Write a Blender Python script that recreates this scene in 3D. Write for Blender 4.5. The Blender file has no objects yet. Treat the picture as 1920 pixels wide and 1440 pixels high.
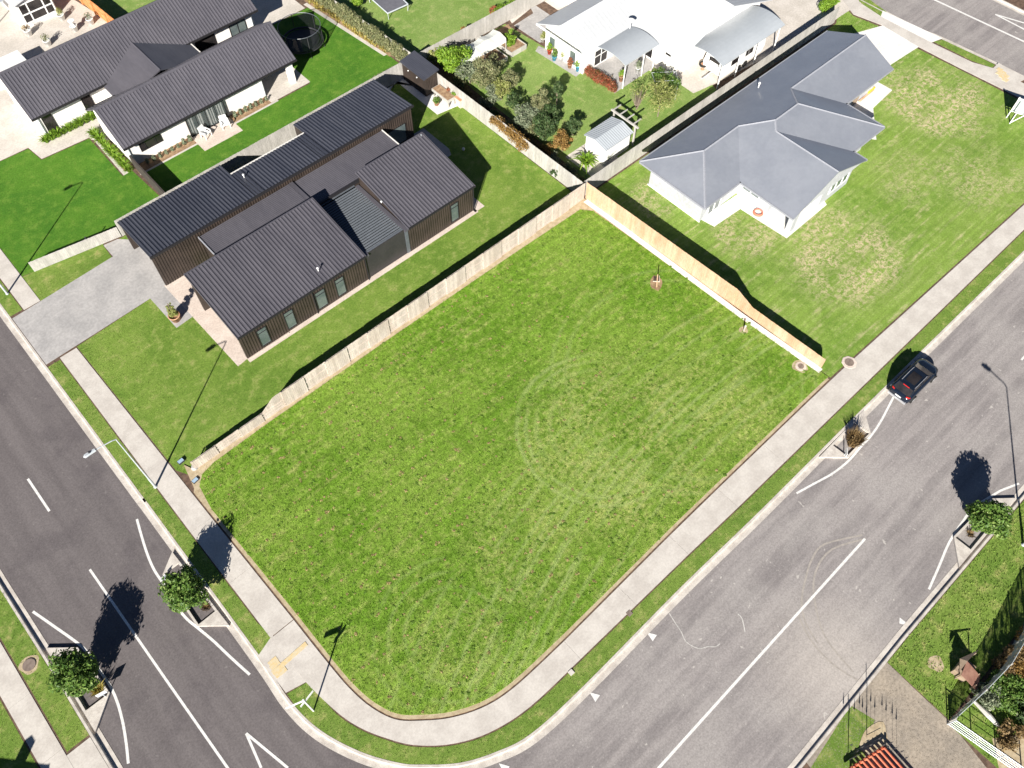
import bpy, math, random
import numpy as np
from mathutils import Vector, Matrix

random.seed(7)
rng = np.random.default_rng(11)
C = bpy.context.scene.collection
SC = bpy.context.scene

# ------------------------------------------------------------------ camera
# Plan coordinates ("u") are the ones surveyed from the picture for a camera
# 46 u above the ground; one u is S metres.
S = 56.0 / 46.0
H = 46.0
PITCH, YAW = math.radians(58.095), math.radians(42.163)
cp, sp = math.cos(PITCH), math.sin(PITCH)
FWD = Vector((math.sin(YAW) * cp, math.cos(YAW) * cp, -sp))
RGT = Vector((math.cos(YAW), -math.sin(YAW), 0))
UPV = RGT.cross(FWD)
cam_d = bpy.data.cameras.new('camera')
cam = bpy.data.objects.new('camera', cam_d)
C.objects.link(cam)
cam.matrix_world = Matrix(((RGT.x, UPV.x, -FWD.x, 0), (RGT.y, UPV.y, -FWD.y, 0),
                           (RGT.z, UPV.z, -FWD.z, H * S), (0, 0, 0, 1)))
cam_d.sensor_width = 36.0
cam_d.lens = 30.0
cam_d.clip_start = 1.0
cam_d.clip_end = 3000
SC.camera = cam

# ------------------------------------------------------------------ light
SUN_EL, SUN_AZ = math.radians(29.0), math.radians(35.2)     # azimuth the light travels to
world = bpy.data.worlds.new('World')
SC.world = world
world.use_nodes = True
wn = world.node_tree.nodes
sky = wn.new('ShaderNodeTexSky')
sky.sky_type = 'NISHITA'
sky.sun_disc = False
sky.sun_elevation = SUN_EL
sky.sun_rotation = math.atan2(-math.cos(SUN_AZ), -math.sin(SUN_AZ))
sky.air_density = 0.7
sky.dust_density = 0.2
sky.altitude = 5000
sky.ozone_density = 1.0
wn['Background'].inputs['Strength'].default_value = 0.05
world.node_tree.links.new(sky.outputs[0], wn['Background'].inputs[0])
sun_d = bpy.data.lights.new('sun', 'SUN')
sun_d.energy = 5.0
sun_d.angle = math.radians(0.5)
sun_d.color = (1.0, 0.95, 0.87)
sun = bpy.data.objects.new('sun', sun_d)
C.objects.link(sun)
ldir = Vector((math.cos(SUN_AZ) * math.cos(SUN_EL), math.sin(SUN_AZ) * math.cos(SUN_EL), -math.sin(SUN_EL)))
sun.rotation_euler = ldir.to_track_quat('-Z', 'Y').to_euler()
sun.location = (-60, -40, 90)
SC.view_settings.view_transform = 'Standard'
SC.view_settings.look = 'None'
SC.view_settings.exposure = 1.02
SC.view_settings.gamma = 1.0
SC.view_settings.use_curve_mapping = False

# ------------------------------------------------------------------ picture -> plan
def ray(px, py):
    return RGT * ((px - 960) / 1600.0) - UPV * ((py - 720) / 1600.0) + FWD
def gp(px, py, z=0.0):
    d = ray(px, py); t = (z - H) / d.z
    return (d.x * t, d.y * t)
def yp(px, py, y0):                       # meets the wall plane y = y0 -> (x, z)
    d = ray(px, py); t = y0 / d.y
    return (d.x * t, H + d.z * t)
def xp(px, py, x0):
    d = ray(px, py); t = x0 / d.x
    return (d.y * t, H + d.z * t)
def zp(ox, oy, k, pts, z=0.0):            # points read off an enlarged crop
    return [gp(ox + x / k, oy + y / k, z) for x, y in pts]

# ------------------------------------------------------------------ mesh helper
class MB:
    def __init__(s):
        s.v = []; s.f = []; s.sm = False
    def add(s, vs, fs):
        n = len(s.v); s.v += [tuple(p) for p in vs]; s.f += [tuple(i + n for i in f) for f in fs]
        return s
    def quad(s, a, b, c, d): return s.add([a, b, c, d], [(0, 1, 2, 3)])
    def poly(s, pts, z): return s.add([(p[0], p[1], z) for p in pts], [tuple(range(len(pts)))])
    def box(s, x0, x1, y0, y1, z0, z1):
        if x0 > x1: x0, x1 = x1, x0
        if y0 > y1: y0, y1 = y1, y0
        if z0 > z1: z0, z1 = z1, z0
        v = [(x, y, z) for z in (z0, z1) for x, y in ((x0, y0), (x1, y0), (x1, y1), (x0, y1))]
        return s.add(v, [(3, 2, 1, 0), (4, 5, 6, 7), (0, 1, 5, 4), (1, 2, 6, 5), (2, 3, 7, 6), (3, 0, 4, 7)])
    def prism(s, pts, z0, z1):
        a = sum(pts[i][0] * pts[(i + 1) % len(pts)][1] - pts[(i + 1) % len(pts)][0] * pts[i][1] for i in range(len(pts)))
        if a < 0: pts = pts[::-1]
        n = len(pts)
        v = [(p[0], p[1], z0) for p in pts] + [(p[0], p[1], z1) for p in pts]
        f = [tuple(range(n - 1, -1, -1)), tuple(range(n, 2 * n))]
        f += [(i, (i + 1) % n, n + (i + 1) % n, n + i) for i in range(n)]
        return s.add(v, f)
    def exx(s, prof, x0, x1):             # (y, z) outline pulled along x
        n = len(prof)
        v = [(x0, p[0], p[1]) for p in prof] + [(x1, p[0], p[1]) for p in prof]
        f = [tuple(range(n)), tuple(range(2 * n - 1, n - 1, -1))]
        f += [(i, n + i, n + (i + 1) % n, (i + 1) % n) for i in range(n)]
        return s.add(v, f)
    def exy(s, prof, y0, y1):             # (x, z) outline pulled along y
        n = len(prof)
        v = [(p[0], y0, p[1]) for p in prof] + [(p[0], y1, p[1]) for p in prof]
        f = [tuple(range(n - 1, -1, -1)), tuple(range(n, 2 * n))]
        f += [(i, (i + 1) % n, n + (i + 1) % n, n + i) for i in range(n)]
        return s.add(v, f)
    def tube(s, p, q, r0, r1=None, n=6):
        r1 = r0 if r1 is None else r1
        p, q = Vector(p), Vector(q); d = (q - p)
        if d.length < 1e-6: return s
        d.normalize(); a = d.orthogonal().normalized(); b = d.cross(a)
        v = []
        for c, r in ((p, r0), (q, r1)):
            for i in range(n):
                t = 2 * math.pi * i / n; v.append(c + a * (r * math.cos(t)) + b * (r * math.sin(t)))
        f = [(i, (i + 1) % n, n + (i + 1) % n, n + i) for i in range(n)]
        f += [tuple(range(n - 1, -1, -1)), tuple(range(n, 2 * n))]
        return s.add(v, f)
    def path(s, pts, r, n=6):
        for a, b in zip(pts[:-1], pts[1:]): s.tube(a, b, r, r, n)
        return s
    def lathe(s, prof, c=(0, 0, 0), n=14):   # (r, z) outline turned round z
        m = len(prof); v = []
        for r, z in prof:
            for i in range(n):
                t = 2 * math.pi * i / n; v.append((c[0] + r * math.cos(t), c[1] + r * math.sin(t), c[2] + z))
        f = [(j * n + i, j * n + (i + 1) % n, (j + 1) * n + (i + 1) % n, (j + 1) * n + i) for j in range(m - 1) for i in range(n)]
        f += [tuple(range(n - 1, -1, -1)), tuple(range((m - 1) * n, m * n))]
        return s.add(v, f)
    def torus(s, c, R, r, n=24, m=6):
        v = []
        for i in range(n):
            a = 2 * math.pi * i / n
            for j in range(m):
                b = 2 * math.pi * j / m; rr = R + r * math.cos(b)
                v.append((c[0] + rr * math.cos(a), c[1] + rr * math.sin(a), c[2] + r * math.sin(b)))
        f = [(i * m + j, ((i + 1) % n) * m + j, ((i + 1) % n) * m + (j + 1) % m, i * m + (j + 1) % m) for i in range(n) for j in range(m)]
        return s.add(v, f)
    def strip(s, pts, w, z):              # flat band of width w along a polyline
        L, R = offset(pts, w / 2), offset(pts, -w / 2); n = len(pts)
        v = [(p[0], p[1], z) for p in L] + [(p[0], p[1], z) for p in R]
        return s.add(v, [(i, n + i, n + i + 1, i + 1) for i in range(n - 1)])
    def move(s, dx, dy, dz=0):
        s.v = [(x + dx, y + dy, z + dz) for x, y, z in s.v]; return s
    def turn(s, a):
        c, k = math.cos(a), math.sin(a); s.v = [(x * c - y * k, x * k + y * c, z) for x, y, z in s.v]; return s
    def build(s, name, m, parent=None, local=False, smooth=False, kind=None):
        me = bpy.data.meshes.new(name)
        me.from_pydata([(x * S, y * S, z * S) for x, y, z in s.v], [], s.f)
        me.update()
        return put(me, name, m, parent, local, smooth, kind)

def put(me, name, m, parent=None, local=False, smooth=False, kind=None):
    if m is not None and not me.materials: me.materials.append(m)
    if smooth: me.polygons.foreach_set('use_smooth', [True] * len(me.polygons))
    o = bpy.data.objects.new(name, me); C.objects.link(o)
    if parent is not None:
        o.parent = parent
        if not local:
            p = parent
            off = Vector((0, 0, 0))
            while p is not None:
                off += p.location; p = p.parent
            o.location = -off
    if kind: o['kind'] = kind
    return o
def offset(pts, d):
    out = []
    for i, p in enumerate(pts):
        a = pts[max(i - 1, 0)]; b = pts[min(i + 1, len(pts) - 1)]
        tx, ty = b[0] - a[0], b[1] - a[1]; l = math.hypot(tx, ty) or 1
        out.append((p[0] - ty / l * d, p[1] + tx / l * d))
    return out
def thing(name, label, cat, x=0.0, y=0.0, z=0.0, group=None, rz=0.0):
    o = bpy.data.objects.new(name, None); C.objects.link(o)
    o.empty_display_size = 0.3
    o.location = (x * S, y * S, z * S); o.rotation_euler = (0, 0, rz)
    return tag(o, label, cat, group)
def tag(o, label, cat, group=None):
    o['label'] = label; o['category'] = cat
    if group: o['group'] = group
    return o
def struct(o):
    o['kind'] = 'structure'; return o
def dup(root, x, y, z=0.0, rz=0.0, label=None, group=None, sc=1.0):
    r = root.copy(); C.objects.link(r)
    r.location = (x * S, y * S, z * S); r.rotation_euler = (0, 0, rz); r.scale = (sc, sc, sc)
    if label: r['label'] = label
    if group: r['group'] = group
    for ch in list(root.children):
        c = ch.copy(); C.objects.link(c); c.parent = r
        for g2 in list(ch.children):
            d = g2.copy(); C.objects.link(d); d.parent = c
    return r

# ------------------------------------------------------------------ materials
def nt(name):
    m = bpy.data.materials.new(name); m.use_nodes = True
    t = m.node_tree; b = t.nodes['Principled BSDF']
    return m, t, b
def N(t, kind, **kw):
    n = t.nodes.new(kind)
    for k, v in kw.items(): setattr(n, k, v)
    return n
def noise(t, vec, scale, detail=4, rough=0.6):
    n = N(t, 'ShaderNodeTexNoise'); n.inputs['Scale'].default_value = scale
    n.inputs['Detail'].default_value = detail; n.inputs['Roughness'].default_value = rough
    t.links.new(vec, n.inputs['Vector']); return n.outputs['Fac']
def ramp(t, fac, lo, hi, a=0.0, b=1.0):
    n = N(t, 'ShaderNodeMapRange'); n.interpolation_type = 'SMOOTHSTEP'
    t.links.new(fac, n.inputs['Value'])
    for k, v in (('From Min', lo), ('From Max', hi), ('To Min', a), ('To Max', b)): n.inputs[k].default_value = v
    return n.outputs['Result']
def mix(t, fac, a, b, mode='MIX'):
    n = N(t, 'ShaderNodeMix', data_type='RGBA', blend_type=mode)
    for s, v in ((n.inputs[0], fac), (n.inputs[6], a), (n.inputs[7], b)):
        if isinstance(v, (tuple, list)): s.default_value = (*v[:3], 1)
        elif isinstance(v, (int, float)): s.default_value = v
        else: t.links.new(v, s)
    return n.outputs[2]
def math_(t, op, a, b=0.0, c=0.0):
    n = N(t, 'ShaderNodeMath', operation=op)
    for s, v in zip(n.inputs, (a, b, c)):
        if isinstance(v, (int, float)): s.default_value = v
        else: t.links.new(v, s)
    return n.outputs[0]
def coords(t, sc=(1, 1, 1), rot=(0, 0, 0)):
    tc = N(t, 'ShaderNodeTexCoord'); mp = N(t, 'ShaderNodeMapping')
    mp.inputs['Scale'].default_value = sc; mp.inputs['Rotation'].default_value = rot
    t.links.new(tc.outputs['Object'], mp.inputs['Vector']); return mp.outputs['Vector']
def bump(t, b, h, strength, dist=0.02):
    n = N(t, 'ShaderNodeBump'); n.inputs['Strength'].default_value = strength; n.inputs['Distance'].default_value = dist
    t.links.new(h, n.inputs['Height']); t.links.new(n.outputs['Normal'], b.inputs['Normal'])
def island(t):
    return N(t, 'ShaderNodeNewGeometry').outputs['Random Per Island']
def mat(name, c1, c2=None, scale=1.5, rough=0.75, bs=0.0, bscale=30, spec=0.3, metal=0.0, isl=0.0, stretch=(1, 1, 1), lo=.35, hi=.65, fine=.1):
    m, t, b = nt(name)
    b.inputs['Roughness'].default_value = rough
    b.inputs['Metallic'].default_value = metal
    b.inputs['Specular IOR Level'].default_value = spec
    v = coords(t, stretch)
    col = mix(t, ramp(t, noise(t, v, scale, 5), lo, hi), c1, c2 or c1)
    fine = ramp(t, noise(t, v, scale * 9, 3), .3, .7, 1 - fine, 1 + fine)
    col = mix(t, 1.0, col, N_comb(t, fine), 'MULTIPLY')
    if isl:
        col = mix(t, 1.0, col, N_comb(t, ramp(t, island(t), 0, 1, 1 - isl, 1 + isl)), 'MULTIPLY')
    t.links.new(col, b.inputs['Base Color'])
    if bs: bump(t, b, noise(t, v, bscale, 4), bs)
    return m
def N_comb(t, f):
    n = N(t, 'ShaderNodeCombineColor')
    for i in range(3): t.links.new(f, n.inputs[i])
    return n.outputs[0]
def lawn_cols(t, dark, mid, light, dry, dryamt, rows, big=.16, rot=0.0, patch=None, blotch=.75, n2s=1.1, streak=.0, fineg=.22):
    v = coords(t)
    vs = coords(t, (.22, 2.2, 1), (0, 0, rot))
    n1 = noise(t, v, big, 4, .6); n2 = noise(t, v, n2s, 6, .7); n3 = noise(t, v, 7.0, 4, .7)
    col = mix(t, ramp(t, n1, .38, .62), dark, mid)
    col = mix(t, ramp(t, n2, .42, .68, 0, blotch), col, light)
    st = noise(t, vs, .9, 4, .6)
    dm = math_(t, 'MULTIPLY', ramp(t, st, .50, .72), ramp(t, n2, .35, .62))
    dm = mix_f(t, rows, ramp(t, n2, .52, .72), dm)
    dm = math_(t, 'MULTIPLY', dm, dryamt)
    if patch:                                # worn, dried-out places: (x, y, radius, strength)
        tc = N(t, 'ShaderNodeTexCoord')
        for (x, y, r, k) in patch:
            d = N(t, 'ShaderNodeVectorMath', operation='DISTANCE'); t.links.new(tc.outputs['Object'], d.inputs[0])
            d.inputs[1].default_value = (x * S, y * S, 0)
            w = ramp(t, math_(t, 'ADD', d.outputs['Value'], math_(t, 'MULTIPLY', n2, 3.0)), r * S * .5 + 1.5, r * S + 1.5, k, 0)
            dm = math_(t, 'MAXIMUM', dm, math_(t, 'MULTIPLY', math_(t, 'MULTIPLY', w, ramp(t, noise(t, v, .42, 4, .6), .36, .58, .15, 1.0)), ramp(t, noise(t, v, 2.6, 8, .8), .44, .57)))
    col = mix(t, dm, col, dry)
    if streak:
        col = mix(t, 1.0, col, N_comb(t, ramp(t, noise(t, coords(t, (.10, 3.0, 1), (0, 0, rot)), 1.0, 4, .65), .3, .7, 1 - streak, 1 + streak)), 'MULTIPLY')
    col = mix(t, 1.0, col, N_comb(t, ramp(t, n3, .25, .75, 1 - fineg, 1 + fineg)), 'MULTIPLY')
    if fineg > .3:
        col = mix(t, 1.0, col, N_comb(t, ramp(t, noise(t, v, 2.6, 5, .75), .3, .7, .86, 1.14)), 'MULTIPLY')
    return col, n3, v
def mix_f(t, f, a, b):
    n = N(t, 'ShaderNodeMix', data_type='FLOAT')
    n.inputs[0].default_value = f; t.links.new(a, n.inputs[2]); t.links.new(b, n.inputs[3]); return n.outputs[0]
def tracks(t, col, light):                    # tyre marks left on the empty lot
    tc = N(t, 'ShaderNodeTexCoord'); v = coords(t)
    wob = math_(t, 'MULTIPLY', noise(t, v, .5, 3), .5)
    brk = ramp(t, noise(t, v, .2, 4), .34, .52)
    tot = None
    q_ = gp(1130, 800)
    far = [((26.0, -34.0), r_, .2, k_) for r_, k_ in ((43.6, .35), (44.6, .4), (45.7, .5), (46.6, .5), (47.7, .5), (48.7, .42), (49.9, .35), (51.2, .3))] + [((26.0, -24.0), r_, .2, k_) for r_, k_ in ((36.0, .35), (37.2, .35), (38.6, .3))]
    rings = far + [(q_, 5.3, .24, .5), (q_, 4.75, .24, .46), (q_, 4.1, .3, .3), (q_, 3.3, .3, .22), (gp(850, 1190), 2.6, .2, .28), (gp(850, 1190), 3.5, .2, .28), (gp(850, 1190), 4.3, .2, .22), (gp(1280, 700), 7.5, .25, .22), (gp(1280, 700), 8.4, .25, .22)]
    for (c, r, w, k) in rings:
        d = N(t, 'ShaderNodeVectorMath', operation='DISTANCE'); t.links.new(tc.outputs['Object'], d.inputs[0])
        d.inputs[1].default_value = (c[0] * S, c[1] * S, 0)
        e = math_(t, 'ABSOLUTE', math_(t, 'SUBTRACT', math_(t, 'ADD', d.outputs['Value'], wob), r * S + .25))
        k2 = ramp(t, e, 0.0, w * S, k, 0)
        if c is q_:
            sxx = N(t, 'ShaderNodeSeparateXYZ'); t.links.new(tc.outputs['Object'], sxx.inputs[0])
            k2 = math_(t, 'MULTIPLY', k2, ramp(t, math_(t, 'SUBTRACT', sxx.outputs['X'], math_(t, 'MULTIPLY', sxx.outputs['Y'], .4)), (q_[0] - q_[1] * .4 - 2.0) * S, (q_[0] - q_[1] * .4 + 3.0) * S, 1.0, .1))
        tot = k2 if tot is None else math_(t, 'MAXIMUM', tot, k2)
    return mix(t, math_(t, 'MULTIPLY', tot, brk), col, light)
def lawn_mat(name, dark, mid, light, dry, dryamt=.5, rows=.6, tuft=False, tr=None, rot=0.0, patch=None, big=.16, **kw):
    m, t, b = nt(name)
    b.inputs['Roughness'].default_value = .9; b.inputs['Specular IOR Level'].default_value = .15
    col, n3, v = lawn_cols(t, dark, mid, light, dry, dryamt, rows, rot=rot, patch=patch, big=big, **kw)
    if tr: col = tracks(t, col, tr)
    if tuft:
        col = mix(t, 1.0, col, N_comb(t, ramp(t, island(t), 0, 1, .86, 1.24)), 'MULTIPLY')
    else:
        bump(t, b, noise(t, v, 22, 4, .8), .7, .06)
    t.links.new(col, b.inputs['Base Color'])
    return m
def leaf_mat(name, a, bcol, c=None, tl=.25):
    m, t, b = nt(name)
    r = island(t)
    col = mix(t, ramp(t, r, 0, .8), a, bcol)
    if c: col = mix(t, ramp(t, r, .8, .95), col, c)
    t.links.new(col, b.inputs['Base Color'])
    b.inputs['Roughness'].default_value = .55; b.inputs['Specular IOR Level'].default_value = .3
    tb = N(t, 'ShaderNodeBsdfTranslucent'); t.links.new(col, tb.inputs['Color'])
    mx = N(t, 'ShaderNodeMixShader'); mx.inputs[0].default_value = tl
    t.links.new(b.outputs[0], mx.inputs[1]); t.links.new(tb.outputs[0], mx.inputs[2])
    t.links.new(mx.outputs[0], t.nodes['Material Output'].inputs['Surface'])
    return m
def sheer(name, col, op, scale=0):            # glass or net: lets part of the light through
    m, t, b = nt(name)
    b.inputs['Base Color'].default_value = (*col, 1); b.inputs['Roughness'].default_value = .08 if not scale else .8
    tr = N(t, 'ShaderNodeBsdfTransparent'); mx = N(t, 'ShaderNodeMixShader'); mx.inputs[0].default_value = op
    if scale:
        t.links.new(ramp(t, noise(t, coords(t), scale, 3), .35, .62, op - .25, op + .25), mx.inputs[0])
    t.links.new(tr.outputs[0], mx.inputs[1]); t.links.new(b.outputs[0], mx.inputs[2])
    t.links.new(mx.outputs[0], t.nodes['Material Output'].inputs['Surface'])
    return m
def road_mat():
    m, t, b = nt('road_seal')
    b.inputs['Roughness'].default_value = .85; b.inputs['Specular IOR Level'].default_value = .25
    tc = N(t, 'ShaderNodeTexCoord'); sx = N(t, 'ShaderNodeSeparateXYZ'); t.links.new(tc.outputs['Object'], sx.inputs[0])
    v = coords(t); vx = coords(t, (.10, 1.3, 1)); vy = coords(t, (1.3, .10, 1))
    big = noise(t, v, .22, 4); fine = noise(t, v, 9, 4, .75); grit = noise(t, v, 3.0, 5, .8)
    stx = noise(t, vx, .9, 4, .65); sty = noise(t, vy, .9, 4, .65)
    old = mix(t, ramp(t, sty, .3, .75), (.126, .112, .113), (.160, .143, .143))
    old = mix(t, ramp(t, noise(t, v, .3, 4), .5, .68, 0, .6), old, (.100, .088, .092))
    new = mix(t, ramp(t, stx, .34, .66), (.215, .197, .194), (.305, .280, .272))
    new = mix(t, ramp(t, big, .42, .66, 0, .55), new, (.345, .322, .308))
    # dusty turning area by the gravel entrance
    d = N(t, 'ShaderNodeVectorMath', operation='DISTANCE'); t.links.new(tc.outputs['Object'], d.inputs[0])
    g0 = gp(1570, 1260); d.inputs[1].default_value = (g0[0] * S, g0[1] * S, 0)
    dust = ramp(t, math_(t, 'ADD', d.outputs['Value'], math_(t, 'MULTIPLY', grit, 4)), 2.0, 9.0, .75, 0)
    new = mix(t, dust, new, (.45, .41, .375))
    edge = math_(t, 'ADD', sx.outputs['X'], math_(t, 'MULTIPLY', big, 5.0))
    col = mix(t, ramp(t, edge, 1.5, 13.0), old, new)
    col = mix(t, 1.0, col, N_comb(t, ramp(t, fine, .25, .75, .8, 1.2)), 'MULTIPLY')
    fleck = math_(t, 'MULTIPLY', ramp(t, noise(t, v, 5.5, 2, .6), .62, .70), ramp(t, noise(t, v, .45, 3), .40, .62))
    col = mix(t, math_(t, 'MULTIPLY', fleck, ramp(t, edge, 2, 12, .05, .32)), col, (.52, .49, .46))
    spots = ramp(t, noise(t, v, 2.4, 2, .5), .71, .76)
    col = mix(t, math_(t, 'MULTIPLY', spots, ramp(t, edge, 4, 14, .1, .6)), col, (.55, .52, .48))
    t.links.new(col, b.inputs['Base Color'])
    bump(t, b, fine, .3, .01)
    return m

M = {}
G1, G2, G3 = (.045, .105, .012), (.075, .155, .016), (.125, .205, .03)
LOT = dict(dark=(.115, .228, .018), mid=(.178, .288, .038), light=(.236, .338, .060), dry=(.44, .40, .17), dryamt=.6, rows=.6, tr=(.36, .435, .165), blotch=.6, n2s=1.6, streak=.10, rot=.05, big=.10, fineg=.305,
           patch=[(*gp(1160, 830), 8.5, .45), (*gp(1350, 760), 5.0, .4), (*gp(980, 1020), 4.5, .35), (*gp(860, 1200), 3.0, .3)])
NEAT = dict(dark=(.058, .165, .016), mid=(.085, .205, .020), light=(.125, .245, .030), dry=(.24, .30, .07), dryamt=.25, rows=.3)
DARKH = dict(dark=(.120, .210, .030), mid=(.170, .262, .044), light=(.230, .315, .068), dry=(.36, .34, .14), dryamt=.6, rows=.2)
GREY = dict(dark=(.150, .255, .038), mid=(.205, .310, .056), light=(.27, .365, .09), dry=(.55, .46, .29), dryamt=.7, rows=.85, streak=.12, rot=.0,
            patch=[(*gp(1755, 190), 5.5, 1.0), (*gp(1580, 480), 5.5, 1.0), (*gp(1400, 440), 3.0, .8), (*gp(1230, 370), 2.5, .8), (*gp(1840, 330), 4.5, .6), (*gp(1700, 330), 3.5, .5)])
GARD = dict(dark=(.17, .27, .06), mid=(.22, .31, .085), light=(.27, .35, .11), dry=(.42, .38, .18), dryamt=.5, rows=.1)
VERGE = dict(dark=(.12, .205, .032), mid=(.165, .25, .045), light=(.225, .30, .07), dry=(.42, .36, .16), dryamt=.75, rows=.3)
for k, d in dict(lot=LOT, neat=NEAT, darkh=DARKH, grey=GREY, garden=GARD, verge=VERGE).items():
    M['lawn_' + k] = lawn_mat('lawn_' + k, **d); M['tuft_' + k] = lawn_mat('tuft_' + k, tuft=True, **d)
M['dirt'] = mat('dirt', (.20, .135, .085), (.30, .225, .14), 1.6, .95, .5, 25)
M['dirt_dark'] = mat('dirt_dark', (.085, .055, .04), (.16, .105, .075), 2.5, .95, .6, 25)
M['straw'] = mat('straw', (.38, .30, .19), (.48, .40, .27), 3, .95, .5, 40)
M['gravel'] = mat('gravel', (.27, .235, .195), (.37, .315, .25), .55, .95, .5, 30, lo=.3, hi=.7, fine=.16)
M['road'] = road_mat()
M['concrete'] = mat('concrete', (.48, .445, .405), (.565, .53, .485), .8, .85, .12, 30, isl=.05, fine=.06)
M['kerb'] = mat('kerb_concrete', (.45, .41, .37), (.58, .54, .49), 1.5, .85, .15, 30)
M['concrete_grey'] = mat('concrete_grey', (.34, .33, .325), (.42, .405, .395), .5, .85, .1, 20)
M['concrete_pink'] = mat('concrete_pink', (.56, .47, .41), (.63, .545, .48), .7, .85, .1, 30)
M['concrete_white'] = mat('concrete_white', (.70, .68, .65), (.78, .76, .73), .6, .8, .1, 30)
M['concrete_beige'] = mat('concrete_beige', (.50, .46, .41), (.58, .535, .485), .6, .85, .1, 30)
M['paint_white'] = mat('paint_white', (.62, .61, .59), (.74, .73, .71), 6, .7, 0)
M['paint_worn'] = mat('paint_worn', (.40, .39, .37), (.55, .53, .50), 5, .8, 0)
M['scuff'] = mat('scuff', (.30, .275, .25), (.38, .345, .31), 5, .9, 0)
M['paint_yellow'] = mat('paint_yellow', (.62, .47, .24), (.60, .52, .36), 6, .8, 0)
M['roof_black_shade'] = mat('roof_black_shade', (.046, .049, .064), (.060, .063, .079), .5, .4, 0, spec=.6, fine=.06, stretch=(1.6, .3, 1))  # shed's own black; on turned-away slopes, shade and sky reflection put into colour
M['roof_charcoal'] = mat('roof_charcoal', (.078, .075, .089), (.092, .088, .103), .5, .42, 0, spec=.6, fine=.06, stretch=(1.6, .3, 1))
M['clad_brown'] = mat('clad_brown', (.034, .026, .022), (.048, .036, .030), .8, .5, 0, spec=.4)
M['trim_black'] = mat('trim_black', (.022, .021, .023), None, 1, .5)
M['panel_black'] = mat('panel_black', (.035, .033, .036), (.042, .039, .042), .5, .35, 0)
M['louvre'] = mat('louvre', (.10, .112, .128), (.11, .122, .138), .5, .35, 0, spec=.5)
M['wall_white'] = mat('wall_white', (.74, .71, .68), (.80, .77, .74), .5, .8, .05, 40)
M['wall_grey'] = mat('wall_grey', (.40, .41, .43), (.45, .46, .48), .5, .75, .05, 40)
M['roof_grey'] = mat('roof_grey', (.20, .215, .25), (.228, .243, .278), .35, .32, .03, 14, spec=.9, fine=.03)  # bluish tint stands in for sky reflected off the slopes
M['ridge_grey'] = mat('ridge_grey', (.29, .30, .335), None, 1, .5)
M['roof_white'] = mat('roof_white', (.47, .485, .50), (.51, .525, .54), .4, .5, 0, spec=.4, fine=.03)
M['roof_blue'] = mat('roof_blue', (.35, .38, .41), (.38, .41, .44), .3, .4, 0, spec=.5, fine=.02)
M['white'] = mat('white', (.76, .76, .75), None, 1, .45)
M['off_white'] = mat('off_white', (.66, .64, .60), (.72, .70, .66), 2, .7)
M['glass'] = mat('glass', (.075, .10, .105), (.13, .155, .155), .9, .06, 0, spec=.8)
M['glass_dark'] = mat('glass_dark', (.014, .013, .014), (.03, .026, .026), .9, .08, 0, spec=.6)
M['glass_clear'] = sheer('glass_clear', (.10, .13, .13), .35)
M['curtain'] = mat('curtain', (.62, .62, .60), (.70, .70, .68), 2, .9)
M['timber_pale'] = mat('timber_pale', (.45, .385, .325), (.53, .47, .41), 1.2, .85, .2, 30, isl=.09, stretch=(1, 1, .3))
M['timber_grey'] = mat('timber_grey', (.37, .355, .325), (.46, .44, .41), 1.2, .85, .2, 30, isl=.08, stretch=(1, 1, .3))
M['timber_new'] = mat('timber_new', (.47, .295, .18), (.53, .37, .25), 1.2, .8, .2, 30, isl=.08, stretch=(1, 1, .3))
M['timber_orange'] = mat('timber_orange', (.50, .20, .07), (.58, .27, .11), 1.2, .8, .2, 30, isl=.08)
M['timber_brown'] = mat('timber_brown', (.26, .19, .13), (.34, .26, .19), 2, .85, .2, 30, isl=.1)
M['timber_dark'] = mat('timber_dark', (.05, .042, .038), (.07, .058, .05), 2, .8, .1, 30, isl=.1)
M['galv'] = mat('galvanised', (.50, .54, .57), (.58, .62, .65), 3, .4, 0, spec=.5, metal=.2)
M['steel_dark'] = mat('steel_dark', (.05, .05, .055), None, 3, .5)
M['terracotta'] = mat('terracotta', (.42, .22, .13), (.50, .29, .18), 3, .85)
M['iron'] = mat('iron', (.17, .13, .11), (.24, .19, .16), 4, .8, .3, 40)
M['soil'] = mat('soil', (.040, .028, .022), (.085, .058, .042), 3, .95, .7, 20)
M['mulch'] = mat('mulch', (.22, .135, .08), (.36, .25, .15), 3, .95, .8, 20, isl=.2)
M['clod'] = mat('clod', (.26, .20, .08), (.36, .30, .13), 3, .95, .8, 20, isl=.3)
M['leaf_weed'] = leaf_mat('leaf_weed', (.10, .20, .02), (.17, .29, .04), (.26, .36, .08))
M['bark'] = mat('bark', (.16, .125, .095), (.27, .22, .17), 4, .9, .5, 20)
M['leaf_green'] = leaf_mat('leaf_green', (.055, .120, .018), (.13, .225, .040), (.22, .30, .08))
M['leaf_lime'] = leaf_mat('leaf_lime', (.11, .22, .015), (.20, .33, .03), (.28, .38, .06))
M['leaf_dark'] = leaf_mat('leaf_dark', (.035, .070, .024), (.075, .125, .040), (.13, .16, .07))
M['leaf_olive'] = leaf_mat('leaf_olive', (.14, .165, .075), (.24, .245, .115), (.34, .32, .17))
M['leaf_sage'] = leaf_mat('leaf_sage', (.13, .17, .10), (.22, .25, .16), (.30, .32, .21))
M['leaf_yellow'] = leaf_mat('leaf_yellow', (.20, .24, .06), (.32, .34, .11), (.42, .40, .17))
M['leaf_brown'] = leaf_mat('leaf_brown', (.15, .095, .04), (.25, .17, .075), (.33, .24, .11))
M['leaf_rust'] = leaf_mat('leaf_rust', (.20, .11, .03), (.33, .20, .06), (.40, .28, .10))
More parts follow.
